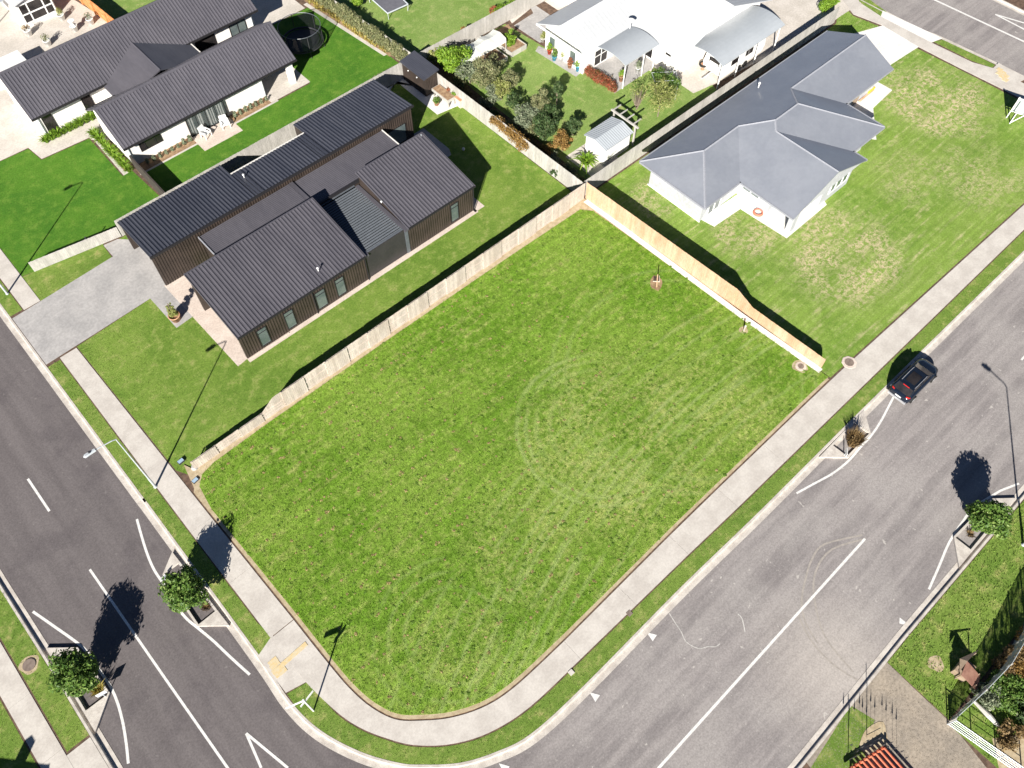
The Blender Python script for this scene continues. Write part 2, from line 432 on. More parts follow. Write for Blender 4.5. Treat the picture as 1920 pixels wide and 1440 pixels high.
M['leaf_red'] = leaf_mat('leaf_red', (.16, .10, .04), (.32, .10, .05), (.45, .09, .06))
M['leaf_grassy'] = leaf_mat('leaf_grassy', (.38, .31, .07), (.50, .42, .13), (.30, .30, .06))
M['shade_net'] = sheer('shade_net', (.40, .42, .39), .80, 2.2)
M['net_black'] = sheer('net_black', (.02, .022, .024), .33)
M['shade_cloth'] = mat('shade_cloth', (.62, .63, .58), (.70, .71, .66), 2, .8)
M['tramp'] = mat('trampoline_mat', (.020, .021, .026), (.030, .031, .036), 2, .6)
M['tramp_grey'] = mat('trampoline_mat_grey', (.125, .125, .145), (.15, .15, .17), 2, .6)
M['car_paint'] = mat('car_paint', (.010, .016, .030), None, 1, .16, 0, spec=.7, metal=.2)
M['tyre'] = mat('tyre', (.02, .02, .02), None, 1, .8)
M['red_lens'] = mat('red_lens', (.42, .02, .02), None, 1, .2)
M['silver'] = mat('silver', (.55, .56, .58), None, 1, .3, metal=.5)
M['red_paint'] = mat('red_paint', (.58, .12, .06), (.66, .20, .11), 2, .5)
M['yellow'] = mat('yellow', (.75, .50, .05), None, 1, .5)
M['blue_lid'] = mat('blue_lid', (.30, .42, .54), (.36, .48, .60), 2, .4)
M['red_pot'] = mat('red_pot', (.55, .08, .04), None, 2, .5)
M['blue_pot'] = mat('blue_pot', (.10, .38, .55), None, 2, .5)
M['hose'] = mat('hose', (.62, .20, .13), None, 2, .5)

# ================================================================== ground, roads, paths
HARD = []                                     # outlines where no grass grows
def hard(pts): HARD.append([tuple(p[:2]) for p in pts]); return pts
def rect(x0, x1, y0, y1): return [(x0, y0), (x1, y0), (x1, y1), (x0, y1)]
def smooth(pts, n=6):
    out = []
    for i in range(len(pts) - 1):
        p0, p1, p2, p3 = pts[max(i - 1, 0)], pts[i], pts[i + 1], pts[min(i + 2, len(pts) - 1)]
        for k in range(n):
            t = k / n
            out.append(tuple(.5 * (2 * p1[j] + (p2[j] - p0[j]) * t + (2 * p0[j] - 5 * p1[j] + 4 * p2[j] - p3[j]) * t * t
                                   + (3 * p1[j] - p0[j] - 3 * p2[j] + p3[j]) * t ** 3) for j in (0, 1)))
    return out + [pts[-1]]
def interp(pts, u, ax):                        # other coordinate at u along axis ax
    a = sorted(pts, key=lambda p: p[ax])
    return float(np.interp(u, [p[ax] for p in a], [p[1 - ax] for p in a]))

ground = struct(MB().poly(rect(-700, 700, -700, 700), -.30).build('ground', M['dirt']))
KERB = smooth([(-2.2, 150), (-2.22, 42.5), (-2.2, 28.8), (-2.23, 17.75), (-2.32, 14.6), (-2.0, 12.4), (-1.1, 10.2), (0, 8.5), (.83, 7.62), (2.3, 6.4),
               (4, 5.55), (5.96, 4.98), (9.6, 4.86), (17.2, 5.0), (24.1, 4.97), (34.4, 5.06), (52, 5.1), (62, 5.1), (66, 5.5), (68.5, 7.2), (69.8, 10),
               (70.1, 15), (69.51, 22.3), (68.95, 28.2), (68.6, 60), (68.4, 150)], 5)
KERB_L = [(-10.5, -60), (-10.5, 17), (-10.47, 24.4), (-10.55, 30.6), (-10.6, 60), (-10.6, 150)]
KERB_S = [(60, -4.62), (36.5, -4.62), (24, -4.68), (15, -4.9), (8, -5.0), (2, -6), (-1, -8.5), (-2.2, -12), (-2.2, -60)]
KERB_N = [(77.9, 150), (77.95, 22), (77.97, 19.6), (78.0, 8), (79, -4), (90, -60)]
blk = MB().prism(KERB, -.28, 0.0); struct(blk.build('terrain', M['dirt_dark']))
struct(MB().prism(KERB_L + [(-120, 150), (-120, -60)], -.28, 0.0).build('terrain', M['dirt_dark']))
struct(MB().prism([(70, -4.62)] + KERB_S + [(70, -60)], -.28, 0.0).build('terrain', M['dirt_dark']))
struct(MB().prism(KERB_N + [(160, -60), (160, 150)], -.28, 0.0).build('terrain', M['dirt_dark']))
road = struct(MB().poly([(-11.5, -70), (90, -70), (90, 150), (-11.5, 150)], -.12).build('road', M['road']))

def kerb(pts, side=1):
    prof = [(.15, .014), (.03, .014), (.0, .0), (-.03, -.112), (-.34, -.106)]
    rows = [offset(pts, side * d) for d, z in prof]
    mb = MB(); n = len(pts)
    v = [(p[0], p[1], prof[j][1]) for j in range(5) for p in rows[j]]
    mb.add(v, [(j * n + i, j * n + i + 1, (j + 1) * n + i + 1, (j + 1) * n + i) for j in range(4) for i in range(n - 1)])
    return struct(mb.build('kerb', M['kerb']))
kerb(KERB, 1); kerb(KERB_L, 1); kerb(KERB_S, 1); kerb(KERB_N, 1)

# ---- footpath of poured slabs
PR = [(.35, 18), (.38, 15), (.46, 13.11), (.72, 11.6), (1.27, 10.3), (2.16, 9.4), (3.5, 8.4), (5.2, 7.65), (7.1, 7.36), (10.4, 7.35)]
PL = [(-1.12, 18), (-1.05, 15), (-.72, 12.6), (-.3, 11.2), (.35, 9.95), (1.2, 8.72), (2.6, 7.5), (4.4, 6.6), (6.8, 6.12), (10.4, 6.09)]
R1 = [(0.0, 150), (.03, 42.5), (.21, 26.6), (.35, 18)]
L1 = [(-1.1, 150), (-1.13, 42.4), (-1.16, 27.9), (-1.12, 18)]
R2 = [(10.4, 7.35), (20.2, 7.64), (34.6, 7.83), (57.2, 7.55), (66.0, 7.45)]
L2 = [(10.4, 6.09), (18.5, 6.13), (22.9, 6.11), (55.1, 6.29), (66.0, 6.3)]
footpath = thing('footpath', 'pale concrete footpath', 'footpath'); del footpath['label'], footpath['category']; struct(footpath)
def slab(Rs, Ls, z=.022):
    pts = list(Rs) + list(Ls)[::-1]
    hard(pts)
    MB().prism(pts, -.06, z).build('slab', M['concrete'], footpath)
gap = .012
def run_y(y0, y1, step):
    y = y0
    while y > y1 + .2:
        yb = max(y - step, y1)
        slab([(interp(R1, y - gap, 1), y - gap), (interp(R1, yb, 1), yb)], [(interp(L1, y - gap, 1), y - gap), (interp(L1, yb, 1), yb)])
        y = yb
run_y(75, 47.55, 3.1); run_y(42.35, 18, 4.05)
sR, sL = smooth(PR, 5), smooth(PL, 5)
for a in range(0, 45, 9):
    b = a + 9; slab(sR[a:b + 1], sL[a:b + 1], .021 + .002 * (a % 2))
x = 10.4
while x < 65.8:
    xb = min(x + 4.3, 66.0)
    slab([(x + gap, interp(R2, x + gap, 0)), (xb, interp(R2, xb, 0))], [(x + gap, interp(L2, x + gap, 0)), (xb, interp(L2, xb, 0))]); x = xb
# crossing apron at the corner with faded tactile tiles
apron = [gp(510.6, 1191), gp(484, 1230), gp(536, 1299), gp(577, 1277)]
hard(apron); MB().prism(apron, -.06, .016).build('apron', M['concrete'], footpath)
tt = MB(); k_ = 0
for (a, b, c) in [((210, 680), (300, 600), 3), ((235, 745), (335, 650), 3), ((265, 810), (400, 700), 4), ((310, 860), (440, 760), 4), ((400, 690), (745, 385), 11)]:
    for i in range(c):
        p = gp(480 + (a[0] + (b[0] - a[0]) * (i + .5) / c) / 8, 1160 + (a[1] + (b[1] - a[1]) * (i + .5) / c) / 8)
        tt.box(p[0] - .13, p[0] + .13, p[1] - .13, p[1] + .13, .0225 + .0006 * k_, .026 + .0006 * k_); k_ += 1
tt.build('tactile_tiles', M['paint_yellow'], footpath)
# top-right footpath along the far street, with the driveway of the grey house
fp2 = thing('footpath', '', ''); del fp2['label'], fp2['category']; struct(fp2)
top_out = [gp(1588, 0), gp(1655, 36), gp(1767, 93), gp(1800, 110), gp(1905, 178), gp(1960, 215)]
top_in = [gp(1618, -10), gp(1680, 15 + 8), gp(1748, 80), gp(1815, 120), gp(1858, 130), gp(1990, 200)]
tp = [gp(1575, -5), gp(1600, 27), gp(1655, 48), gp(1722, 88), gp(1800, 128), gp(1905, 180), gp(1990, 225)]
ti = [gp(1600, -20), gp(1612, 5), gp(1655, 33), gp(1746, 80), gp(1823, 117), gp(1862, 128), gp(1990, 192)]
for i in range(6):
    q = [tp[i], tp[i + 1], ti[i + 1], ti[i]]; hard(q); MB().prism(q, -.06, .02 + .001 * (i % 2)).build('slab', M['concrete'], fp2)
ap2 = [gp(1862, 128), gp(1872, 118), gp(1925, 147), gp(1908, 156), gp(1900, 172)]
MB().prism(ap2, -.06, .017).build('apron', M['concrete'], fp2); hard(ap2)
tt = MB()
for p in [(1874, 131), (1880, 137), (1886, 143), (1879, 144), (1873, 138), (1885, 150)]:
    q = gp(*p); k_ += 1; tt.box(q[0] - .22, q[0] + .22, q[1] - .22, q[1] + .22, .0222, .024 + .0006 * k_)
tt.build('tactile_tiles', M['paint_yellow'], fp2)
# far left footpath
fp3 = thing('footpath', '', ''); del fp3['label'], fp3['category']; struct(fp3)
y = 60.0
while y > -10:
    q = rect(-13.15, -11.95, y - 3.6, y - gap); hard(q); MB().prism(q, -.06, .022).build('slab', M['concrete'], fp3); y -= 3.6
q = rect(-11.94, -10.66, 8, 19.95); hard(q); MB().prism(q, -.06, .02).build('driveway_crossing', M['concrete'], fp3)
q = rect(-30, -13.16, 8, 13.5); hard(q); MB().prism(q, -.06, .018).build('driveway_slab', M['concrete'], fp3)

# ---- driveways, patios
def pad(name, pts, m, z=.014, z0=-.06):
    hard(pts); return struct(MB().prism(pts, z0, z).build(name, m))
pad('driveway', [(-2.03, 47.4), (-2.03, 42.45), gp(281.6, 559.7), gp(331, 615), gp(361, 594), gp(312.5, 539), (7.05, 42.9), (8, 43.2), (8, 47.6), (6.6, 49.0), gp(194, 460), gp(212, 481)], M['concrete_grey'])
pad('patio', [(6.9, 43.05), gp(361, 594), gp(446.6, 687), gp(463.4, 673), (9.5, 34.0), (9.5, 42.9)], M['concrete_pink'], .018)
pad('patio', rect(7.8, 27.3, 33.78, 34.2), M['concrete_pink'], .012)
pad('patio', [(27.1, 33.9), (28.0, 33.9), (28.0, 36.0), (27.1, 36.0)], M['concrete_pink'], .012)
pad('patio', [(24.5, 39.4), (29.6, 39.6), (29.9, 40.2), (29.9, 43.3), (24.5, 43.3)], M['concrete_grey'], .012)
pad('patio', [gp(742, 152), gp(820, 215), gp(862, 197), gp(812, 163), gp(800, 165), gp(755, 140), (31.5, 48.9), (29.5, 48.9), (29.5, 47.9)], M['concrete_white'], .012)
# white house: forecourt, terraces, edging
pad('driveway', [gp(-5, 304), gp(53, 277), gp(78, 298), gp(167, 258), gp(172, 262), (11.5, 58), (11.5, 62), (7.7, 62), (7.7, 68.5), (-1.0, 68.5), (-1.0, 62.1)], M['concrete_beige'])
pad('courtyard', [(6.0, 68.0), (18.3, 68.0), (18.3, 71.2), (17.2, 78), (17.2, 92), (-1, 92), (-1, 68.5)], M['concrete_beige'], .012)
pad('terrace', rect(15.9, 19.3, 52.55, 54.8), M['concrete_pink'], .014)
pad('terrace', rect(22.75, 26.5, 53.75, 58.6), M['concrete_beige'], .014)
pad('terrace', [(26.5, 62.1), (31.8, 62.1), (31.8, 68), (26.5, 68)], M['concrete_beige'], .014)
pad('edging', rect(11.0, 15.9, 53.55, 53.72), M['concrete'], .016)
pad('edging', rect(19.3, 23.3, 53.55, 53.72), M['concrete'], .016)
pad('garden_bed', rect(11.0, 15.9, 53.72, 54.8), M['mulch'], .012)
pad('garden_bed', rect(19.3, 22.9, 53.72, 54.8), M['mulch'], .012)
pad('edging', [gp(172, 258), gp(232, 329), gp(248, 320), gp(246, 316), gp(234, 322), gp(178, 256)], M['concrete'], .02)
pad('garden_bed', [gp(178, 250), gp(234, 322), gp(250, 312), (11.1, 55), (11.1, 59.6)], M['mulch'], .012)
pad('edging', [(32.0, 62.6), (32.95, 52.3), (33.25, 52.3), (32.35, 62.6)], M['concrete'], .02)
pad('garden_bed', [(32.35, 63), (33.25, 51.9), (34.4, 51.9), (33.6, 63)], M['mulch'], .012)
# grey house
pad('driveway', [gp(1560, 75), gp(1660, 128), gp(1722, 88), gp(1746, 80), gp(1767, 72), gp(1655, 20), gp(1651, 33), gp(1655, 48)], M['concrete_white'], .019)
pad('terrace', [(38.7, 22.5), (38.9, 21.33), gp(1345, 421), gp(1388, 392), gp(1475, 447), gp(1550, 384), (47, 18), (47, 22)], M['concrete_white'], .016)
pad('terrace', [gp(1565, 200), gp(1642, 152), gp(1673, 169), gp(1637, 203), (55.0, 18.8), (53.0, 22.0), (56.0, 22.4)], M['concrete_white'], .016)
# house with the pale roof: apron, concrete yard, dark decks
pad('yard', [gp(1226, 126), gp(1245, 137), gp(1300, 175), gp(1345, 155), (63.0, 30.0), (68.5, 29.9), (68.3, 60), (48, 60), (48, 36)], M['concrete_beige'], .012)
pad('deck', [gp(1123, 130), gp(1152, 175), gp(1226, 126), (49, 36), (49, 39.5), (44, 39.5)], M['concrete_grey'], .018)
pad('deck', [gp(1012, 80), gp(964, 48), gp(1000, 25), (47, 50), (47, 44)], M['concrete_grey'], .018)
pad('path', [gp(960, 44), gp(990, 20), gp(1015, 0), gp(1000, -15), gp(975, 5), gp(948, 25)], M['concrete_beige'], .012)
pad('patio', [gp(1004, 96), gp(1080, 144), gp(1097, 130), (44.6, 39.8), (43.4, 44.6)], M['concrete_grey'], .016)
pad('patio', rect(35.9, 38.8, 30.2, 33.6), M['concrete_beige'], .012)
pad('garden_bed', [(33.95, 30.0), (35.3, 30.3), (35.6, 36), (35.7, 44), (36.2, 48.6), (33.9, 48.8)], M['dirt_dark'], .012)
pad('garden_bed', [(36.2, 46.9), (43, 47.2), (43.5, 48.5), (36, 48.8)], M['mulch'], .012)
# gravel entrance on the near side
pad('gravel_track', [(18.6, -4.9), (22.28, -4.84), (22.2, -6.6), (22.15, -8.75), gp(1850, 1440), gp(1800, 1560), gp(1500, 1560), gp(1520, 1440), (15.2, -5.05)], M['gravel'], .004)
pad('dirt_yard', [gp(1860, 1385), gp(1960, 1370), gp(1990, 1500), gp(1880, 1470)], M['straw'], .008)

# ---- painted markings: parts of the road
ZM = -.114
def paint(name, pts, w, m='paint_white', z=None): return MB().strip(pts, w, z or ZM).build(name, M[m], road)
def z3(ox, oy, pts): return zp(ox, oy, 3.0, pts, -.12)
paint('lane_dash', [(-6.56, 35.7), (-6.56, 32.9)], .14)
paint('lane_dash', [(-6.56, 46.5), (-6.56, 43.7)], .14)
paint('lane_line', [(-6.5, 28.1), (-6.4, 20), (-6.3, 13.8), (-6.3, 9.5)], .13)
paint('edge_line', smooth(z3(0, 960, [(770, 40), (795, 130), (830, 240), (870, 330), (930, 420), (985, 520), (1050, 600), (1110, 650), (1200, 725), (1300, 820), (1405, 915)])), .14)
paint('edge_line', smooth(z3(0, 960, [(185, 560), (300, 640), (440, 740), (500, 800), (560, 890), (620, 980), (660, 1070), (690, 1180), (710, 1300), (722, 1415)])), .14)
fk = z3(0, 960, [(1385, 1245), (1470, 1440), (1620, 1440)])
MB().strip([fk[0], fk[1]], .13, ZM).strip([fk[0], fk[2]], .13, ZM + .003).build('fork_mark', M['paint_white'], road)
paint('lane_line', [gp(1622, 1010, -.12), gp(1235, 1440, -.12), gp(1150, 1535, -.12)], .14)
paint('lane_dash', [gp(1915, 675, -.12), gp(1945, 640, -.12)], .12)
paint('edge_line', smooth(z3(1280, 480, [(1190, 785), (1120, 920), (1060, 1010), (1000, 1075), (930, 1155), (840, 1225), (740, 1280), (640, 1335)])), .13)
paint('edge_line', smooth(zp(1720, 820, 9.6, [(1830, 830), (1650, 900), (1500, 960), (1380, 1030), (1230, 1120), (1100, 1200), (950, 1330), (870, 1440)], -.12)
                          + z3(1280, 960, [(1530, 120), (1490, 190), (1440, 310), (1385, 435)])), .13)
for k, (px, py) in enumerate([(1222, 1193), (1115, 1306), (945, 1440), (1694, 1166)]):
    c = gp(px, py, -.12)
    tri = [(-.05, .34), (-.16, -.22), (.26, -.14)] if k < 3 else [(.1, -.42), (-.24, .1), (.05, .28)]
    MB().add([(c[0] + a, c[1] + b, ZM) for a, b in tri], [(0, 1, 2)]).build('arrow_mark', M['paint_white'], road)
paint('scratch', smooth(zp(1200, 1080, 8, [(440, 560), (520, 690), (620, 840), (690, 985), (870, 1085), (1020, 1060), (1130, 1060), (1200, 1015)], -.12), 3), .05, 'paint_worn')
paint('scratch', smooth(zp(1200, 1080, 8, [(1465, 565), (1530, 640), (1575, 840)], -.12), 3), .06, 'paint_worn')
paint('lane_line', [gp(1742, -5, -.12), gp(1920, 78, -.12), gp(1990, 112, -.12)], .2)
c0, c1, c2 = gp(1866, 27, -.12), gp(1930, 46, -.12), gp(1930, 60, -.12)
MB().strip([c0, c1], .16, ZM).strip([c0, c2], .16, ZM + .003).build('fork_mark', M['paint_white'], road)
# curved wheel scuffs on the right-hand road
for pts in ([(1010, 130), (800, 180), (730, 260), (690, 380), (670, 500), (690, 620), (760, 740)], [(1030, 150), (840, 210), (750, 330), (740, 480), (800, 700), (960, 900)], [(640, 560), (720, 720), (850, 860), (1010, 960)]):
    paint('wheel_scuff', smooth(z3(1280, 960, pts), 4), .10, 'scuff', -.1175)

# ---- lawns (kept in one list for the grass scatter)
LAWNS = []
def lawn(key, pts, z=.006, dens=30, hgt=.05, name='lawn', z0=-.05):
    struct(MB().prism(pts, z0, z).build(name, M['lawn_' + key]))
    LAWNS.append((key, pts, z, dens, hgt))
lotR = [(interp(R1, y, 1) + .30, y) for y in (29.0, 26.6, 22, 18)] + [(p[0], p[1]) for p in offset(sR, .28)[6:]] + [(x, interp(R2, x, 0) + .26) for x in (14, 20.2, 27, 33.9)]
lot = lotR + [(34.5, 8.05), (34.5, 8.6), (34.3, 8.75), (34.0, 15.5), (33.75, 22), (33.5, 28.2), (32.9, 28.95), (26, 29.1), (15, 29.2), (6, 29.2), (2.2, 29.1), (1.3, 28.9), (.75, 28.3), (.62, 27.4)]
lot = [p for p in lot if not (p[1] > 28.6 and p[0] < .9)]
lotB = [(interp(R1, y, 1) + .10, y) for y in (28.2, 26.6, 22, 18)] + [(p[0], p[1]) for p in offset(sR, .09)[6:]] + [(x, interp(R2, x, 0) + .10) for x in (14, 20.2, 27, 34.4)] + [(34.4, 29.4), (1.2, 29.4)]
struct(MB().prism(lotB, -.05, .045).build('bank', M['straw']))
lawn('lot', lot, .062, 110, .058)
lawn('darkh', [(.10, 42.42), (interp(R1, 30, 1) + .09, 30.2), (.75, 29.3), (1.2, 29.6), (33.7, 29.75), (33.7, 48.95), (6.0, 48.95), (5.5, 42.7)], .006, 34, .05)
lawn('verge', [(.06, 50.3), (.06, 47.5), gp(210, 482.5), gp(194, 461), (5.9, 49.9), (.6, 50.2)], .009, 34, .05)
lawn('neat', [gp(-40, 330), gp(0, 303), gp(53, 279), gp(78, 300), gp(167, 260), gp(230, 330), gp(248, 320), (11.0, 49.2), (6.9, 49.2), (.6, 50.25), (.07, 50.35), (.07, 62.2)], .006, 34, .04)
lawn('neat', [(11.2, 49.2), (33.3, 49.2), (33.3, 52.0), (32.0, 62.0), (26.4, 62.0), (26.4, 53.6), (11.2, 53.6)], .006, 34, .04)
lawn('garden', [(17.9, 69.0), (31, 69), (31, 90), (17.4, 90)], .006, 14, .04)
lawn('garden', [(34.4, 49.3), (60, 49.3), (60, 75), (33.2, 75)], .006, 26, .045)
lawn('garden', [(34.2, 30.1), (50, 30.1), (52, 36), (44, 40.0), (43.3, 48.7), (34.2, 48.7)], .006, 30, .045)
lawn('grey', [(34.2, 29.6), (34.2, 27), (34.55, 15), (34.6, 7.95), (66.0, 7.55), gp(1920, 192), gp(1800, 131), gp(1722, 92), gp(1655, 52), gp(1600, 30), gp(1575, 5), (64.5, 29.6)], .006, 30, .05)
lawn('verge', [(interp(L1, y, 1) - .07, y) for y in (42.2, 30, 21.5, 19.2)] + [gp(510, 1192), gp(485.5, 1228), (-2.08, 20), (-2.06, 30), (-2.06, 42.2)], .006, 34, .05, 'verge')
lawn('verge', [(-1.2, 47.65), (-2.12, 47.65), (-2.1, 75), (-1.2, 75)], .006, 34, .05, 'verge')
kin = offset(KERB, .16)
vr = [p for p in kin if p[1] < 14.9 and p[0] < 65.5 and p[1] < 12.9 or (p[0] < 3 and p[1] < 13.0)]
vr = [gp(576, 1279), gp(538, 1301)] + [p for p in kin if p[1] < 14.2 and p[0] < 65.5]
lawn('verge', vr + [(65.5, 6.2)] + [(x, interp(L2, x, 0) - .08) for x in (55, 40, 23, 18.5, 11)] + offset(sL, -.08)[::-1][1:36], .006, 34, .05, 'verge')
lawn('verge', [gp(1604, -20), gp(1662, 22), gp(1655, 32), gp(1612, 8)], .006, 20, .05, 'verge')
lawn('verge', [gp(1750, 78), gp(1771, 74), gp(1866, 122), gp(1860, 127), gp(1822, 114)], .006, 20, .05, 'verge')
lawn('verge', [(-11.85, 20.1), (-10.65, 20.1), (-10.7, 60), (-11.85, 60)], .006, 34, .05, 'verge')
lawn('verge', [(-13.25, 13.6), (-13.25, 60), (-40, 60), (-40, 13.6)], .006, 20, .05)
lawn('verge', [(22.3, -4.9), (25, -4.86), (45, -4.8), (45, -8.6), (22.2, -8.7)], .006, 60, .08)
lawn('verge', [(22.0, -8.9), (45, -8.9), (45, -20), (22.0, -20)], .006, 40, .08)
lawn('verge', [gp(1594, 1322), gp(1520, 1440), gp(1480, 1520), gp(1600, 1500), gp(1640, 1350)], .005, 30, .06)
struct(MB().strip([(33.8, 29.3), (34.15, 15), (34.5, 8.65)], .42, .07).build('mowing_strip', M['concrete_white']))
struct(MB().strip([(1.2, 29.40), (33.9, 29.40)], .24, .064).build('dirt_strip', M['straw']))
struct(MB().prism([gp(345, 872), gp(362, 880), gp(390, 868), gp(372, 925), gp(364, 915)], -.02, .058).build('dirt_patch', M['straw']))
for c, r in ((gp(1755, 1245), .42), (gp(1500, 688), .5), (gp(1394, 620), .3), (gp(55, 1247), .5)):
    struct(MB().prism([(c[0] + r * (1 + .18 * math.sin(3 * a + r)) * math.cos(a), c[1] + r * math.sin(a)) for a in [i * math.pi / 10 for i in range(20)]], -.02, .068 if c[0] > 33 and c[1] > 5 else .011).build('dirt_patch', M['straw']))

# ================================================================== houses
def rib_profile(a, b, pitch, h):
    us, hs = [], []
    n = max(1, int(round((b - a) / pitch))); p = (b - a) / n
    for i in range(n):
        u = a + i * p
        us += [u, u + p * .50, u + p * .60, u + p * .88]; hs += [0, 0, h, h]
    return us + [b], hs + [0]
def roof_y(parent, x0, x1, y0, z0, y1, z1, m, pitch=.255, h=.042, th=.09, name='roof_sheet'):
    us, hs = rib_profile(x0, x1, pitch, h); n = len(us)
    mb = MB().add([(u, y0, z0 + k) for u, k in zip(us, hs)] + [(u, y1, z1 + k) for u, k in zip(us, hs)],
                  [(i, i + 1, n + i + 1, n + i) for i in range(n - 1)])
    mb.exx([(y0, z0 - .003), (y1, z1 - .003), (y1, z1 - th), (y0, z0 - th)], x0, x1)
    return mb.build(name, m, parent)
def roof_x(parent, x0, z0, x1, z1, y0, y1, m, pitch=.255, h=.042, th=.09, name='roof_sheet'):
    us, hs = rib_profile(y0, y1, pitch, h); n = len(us)
    mb = MB().add([(x0, u, z0 + k) for u, k in zip(us, hs)] + [(x1, u, z1 + k) for u, k in zip(us, hs)],
                  [(n + i, n + i + 1, i + 1, i) for i in range(n - 1)])
    mb.exy([(x0, z0 - th), (x1, z1 - th), (x1, z1 - .003), (x0, z0 - .003)], y0, y1)
    return mb.build(name, m, parent)
def clad(parent, x0, x1, y, z0, z1, m, pitch=.19, d=.03, name='cladding'):
    us, hs = rib_profile(x0, x1, pitch, d); n = len(us)
    return MB().add([(u, y - k, z0) for u, k in zip(us, hs)] + [(u, y - k, z1) for u, k in zip(us, hs)],
                    [(i, i + 1, n + i + 1, n + i) for i in range(n - 1)]).build(name, m, parent)
def window(parent, x0, x1, y, z0, z1, fm, gm, mull=(), fw=.05, out=.05, bars=()):
    w = MB(); o = y - out
    w.box(x0, x1, o, y, z0, z0 + fw).box(x0, x1, o, y, z1 - fw, z1).box(x0, x0 + fw, o + .001, y, z0 + fw, z1 - fw).box(x1 - fw, x1, o + .001, y, z0 + fw, z1 - fw)
    for u in mull: w.box(u - fw / 2, u + fw / 2, o + .002, y, z0 + fw, z1 - fw)
    for u in bars: w.box(x0 + fw, x1 - fw, o + .003, y, u - fw / 2, u + fw / 2)
    f = w.build('window', M[fm], parent)
    edges = [x0 + fw] + [u for u in mull] + [x1 - fw]
    for a, b in zip(edges[:-1], edges[1:]):
        MB().box(a + .006, b - .006, y - out * .35, y - .004, z0 + fw, z1 - fw).build('pane', M[gm], f)
    return f
def window_x(parent, x, y0, y1, z0, z1, fm, gm, mull=(), fw=.05, out=.05, side=-1, bars=()):
    w = MB(); o = x + side * out
    w.box(o, x, y0, y1, z0, z0 + fw).box(o, x, y0, y1, z1 - fw, z1).box(o, x, y0, y0 + fw, z0 + fw, z1 - fw).box(o, x, y1 - fw, y1, z0 + fw, z1 - fw)
    for u in mull: w.box(o, x, u - fw / 2, u + fw / 2, z0 + fw, z1 - fw)
    for u in bars: w.box(o, x, y0 + fw, y1 - fw, u - fw / 2, u + fw / 2)
    f = w.build('window', M[fm], parent)
    edges = [y0 + fw] + list(mull) + [y1 - fw]
    for a, b in zip(edges[:-1], edges[1:]):
        MB().box(x + side * out * .35, x + side * .004, a + .006, b - .006, z0 + fw, z1 - fw).build('pane', M[gm], f)
    return f
def curtain(parent, x0, x1, y, z0, z1, gaps=()):
    n = int((x1 - x0) / .035); us = [x0 + (x1 - x0) * i / n for i in range(n + 1)]
    ys = [y + .035 * math.sin(i * 1.1) + .02 * math.sin(i * .37) for i in range(n + 1)]
    mb = MB(); m = n + 1
    fs = [(i, i + 1, m + i + 1, m + i) for i in range(n) if not any(a < us[i] < b for a, b in gaps)]
    mb.add([(u, v, z0) for u, v in zip(us, ys)] + [(u, v, z1) for u, v in zip(us, ys)], fs)
    return mb.build('curtain', M['curtain'], parent)
def vent(parent, x, y, z, m='white', r=.06, h=.35):
    return MB().lathe([(r * .6, 0), (r * .6, h * .7), (r * 1.3, h * .7), (r * 1.3, h * .9), (r * .4, h)], (x, y, z), 10).build('roof_vent', M[m], parent)

# ---------------------------------------------------------------- dark metal-clad house
D = thing('dark_house', 'long black ribbed metal house of low sheds with brown cladding beside the empty lot', 'house', 7, 34)
hard(rect(7.8, 27.2, 34, 39.7)); hard(rect(6.95, 28.8, 40, 47.6))
zg = lambda y: 3.17 + (y - 42.8) * (2.62 - 3.17) / 4.8
zf = lambda y: 2.55 + (y - 34.0) * (3.55 - 2.55) / 5.55
# rear wing
mb = MB()
mb.exx([(42.95, 0), (47.5, 0), (47.5, zg(47.5) - .1), (42.95, zg(42.95) - .1)], 7.7, 15.05)
mb.exx([(42.95, 0), (46.0, 0), (46.0, zg(46.0) - .1), (42.95, zg(42.95) - .1)], 15.05, 21.3)
mb.exx([(42.95, 0), (47.5, 0), (47.5, zg(47.5) - .1), (42.95, zg(42.95) - .1)], 21.3, 28.7)
mb.box(7.0, 7.7, 47.32, 47.5, 0, zg(47.5) - .1)
mb.exx([(42.95, 0), (43.12, 0), (43.12, zg(43.12) - .1), (42.95, zg(42.95) - .1)], 7.0, 7.7)
mb.build('wall', M['clad_brown'], D)
clad(D, 7.0, 28.7, 42.948, 0.03, zg(42.95) - .12, M['clad_brown'])
MB().box(7.66, 7.698, 43.3, 47.2, .05, 2.2).build('garage_door', M['timber_dark'], D)
roof_y(D, 6.93, 15.05, 42.8, zg(42.8), 47.62, zg(47.62), M['roof_black_shade'])
roof_y(D, 15.06, 21.29, 42.8, zg(42.8), 46.08, zg(46.08), M['roof_black_shade'])
roof_y(D, 21.3, 28.8, 42.8, zg(42.8), 47.62, zg(47.62), M['roof_black_shade'])
for x0 in (15.1, 20.55):
    MB().add([(x0, 42.82, zg(42.82) + .042), (x0 + .7, 42.82, zg(42.82) + .042), (x0 + .7, 46.05, zg(46.05) + .042), (x0, 46.05, zg(46.05) + .042)], [(0, 1, 2, 3)]).build('flashing', M['roof_black_shade'], D)
MB().box(6.9, 28.83, 42.7, 42.8, zg(42.8) - .14, zg(42.8) + .03).build('gutter', M['trim_black'], D)
MB().box(15.06, 21.29, 46.09, 46.19, zg(46.1) - .1, zg(46.1) + .035).build('gutter', M['off_white'], D)
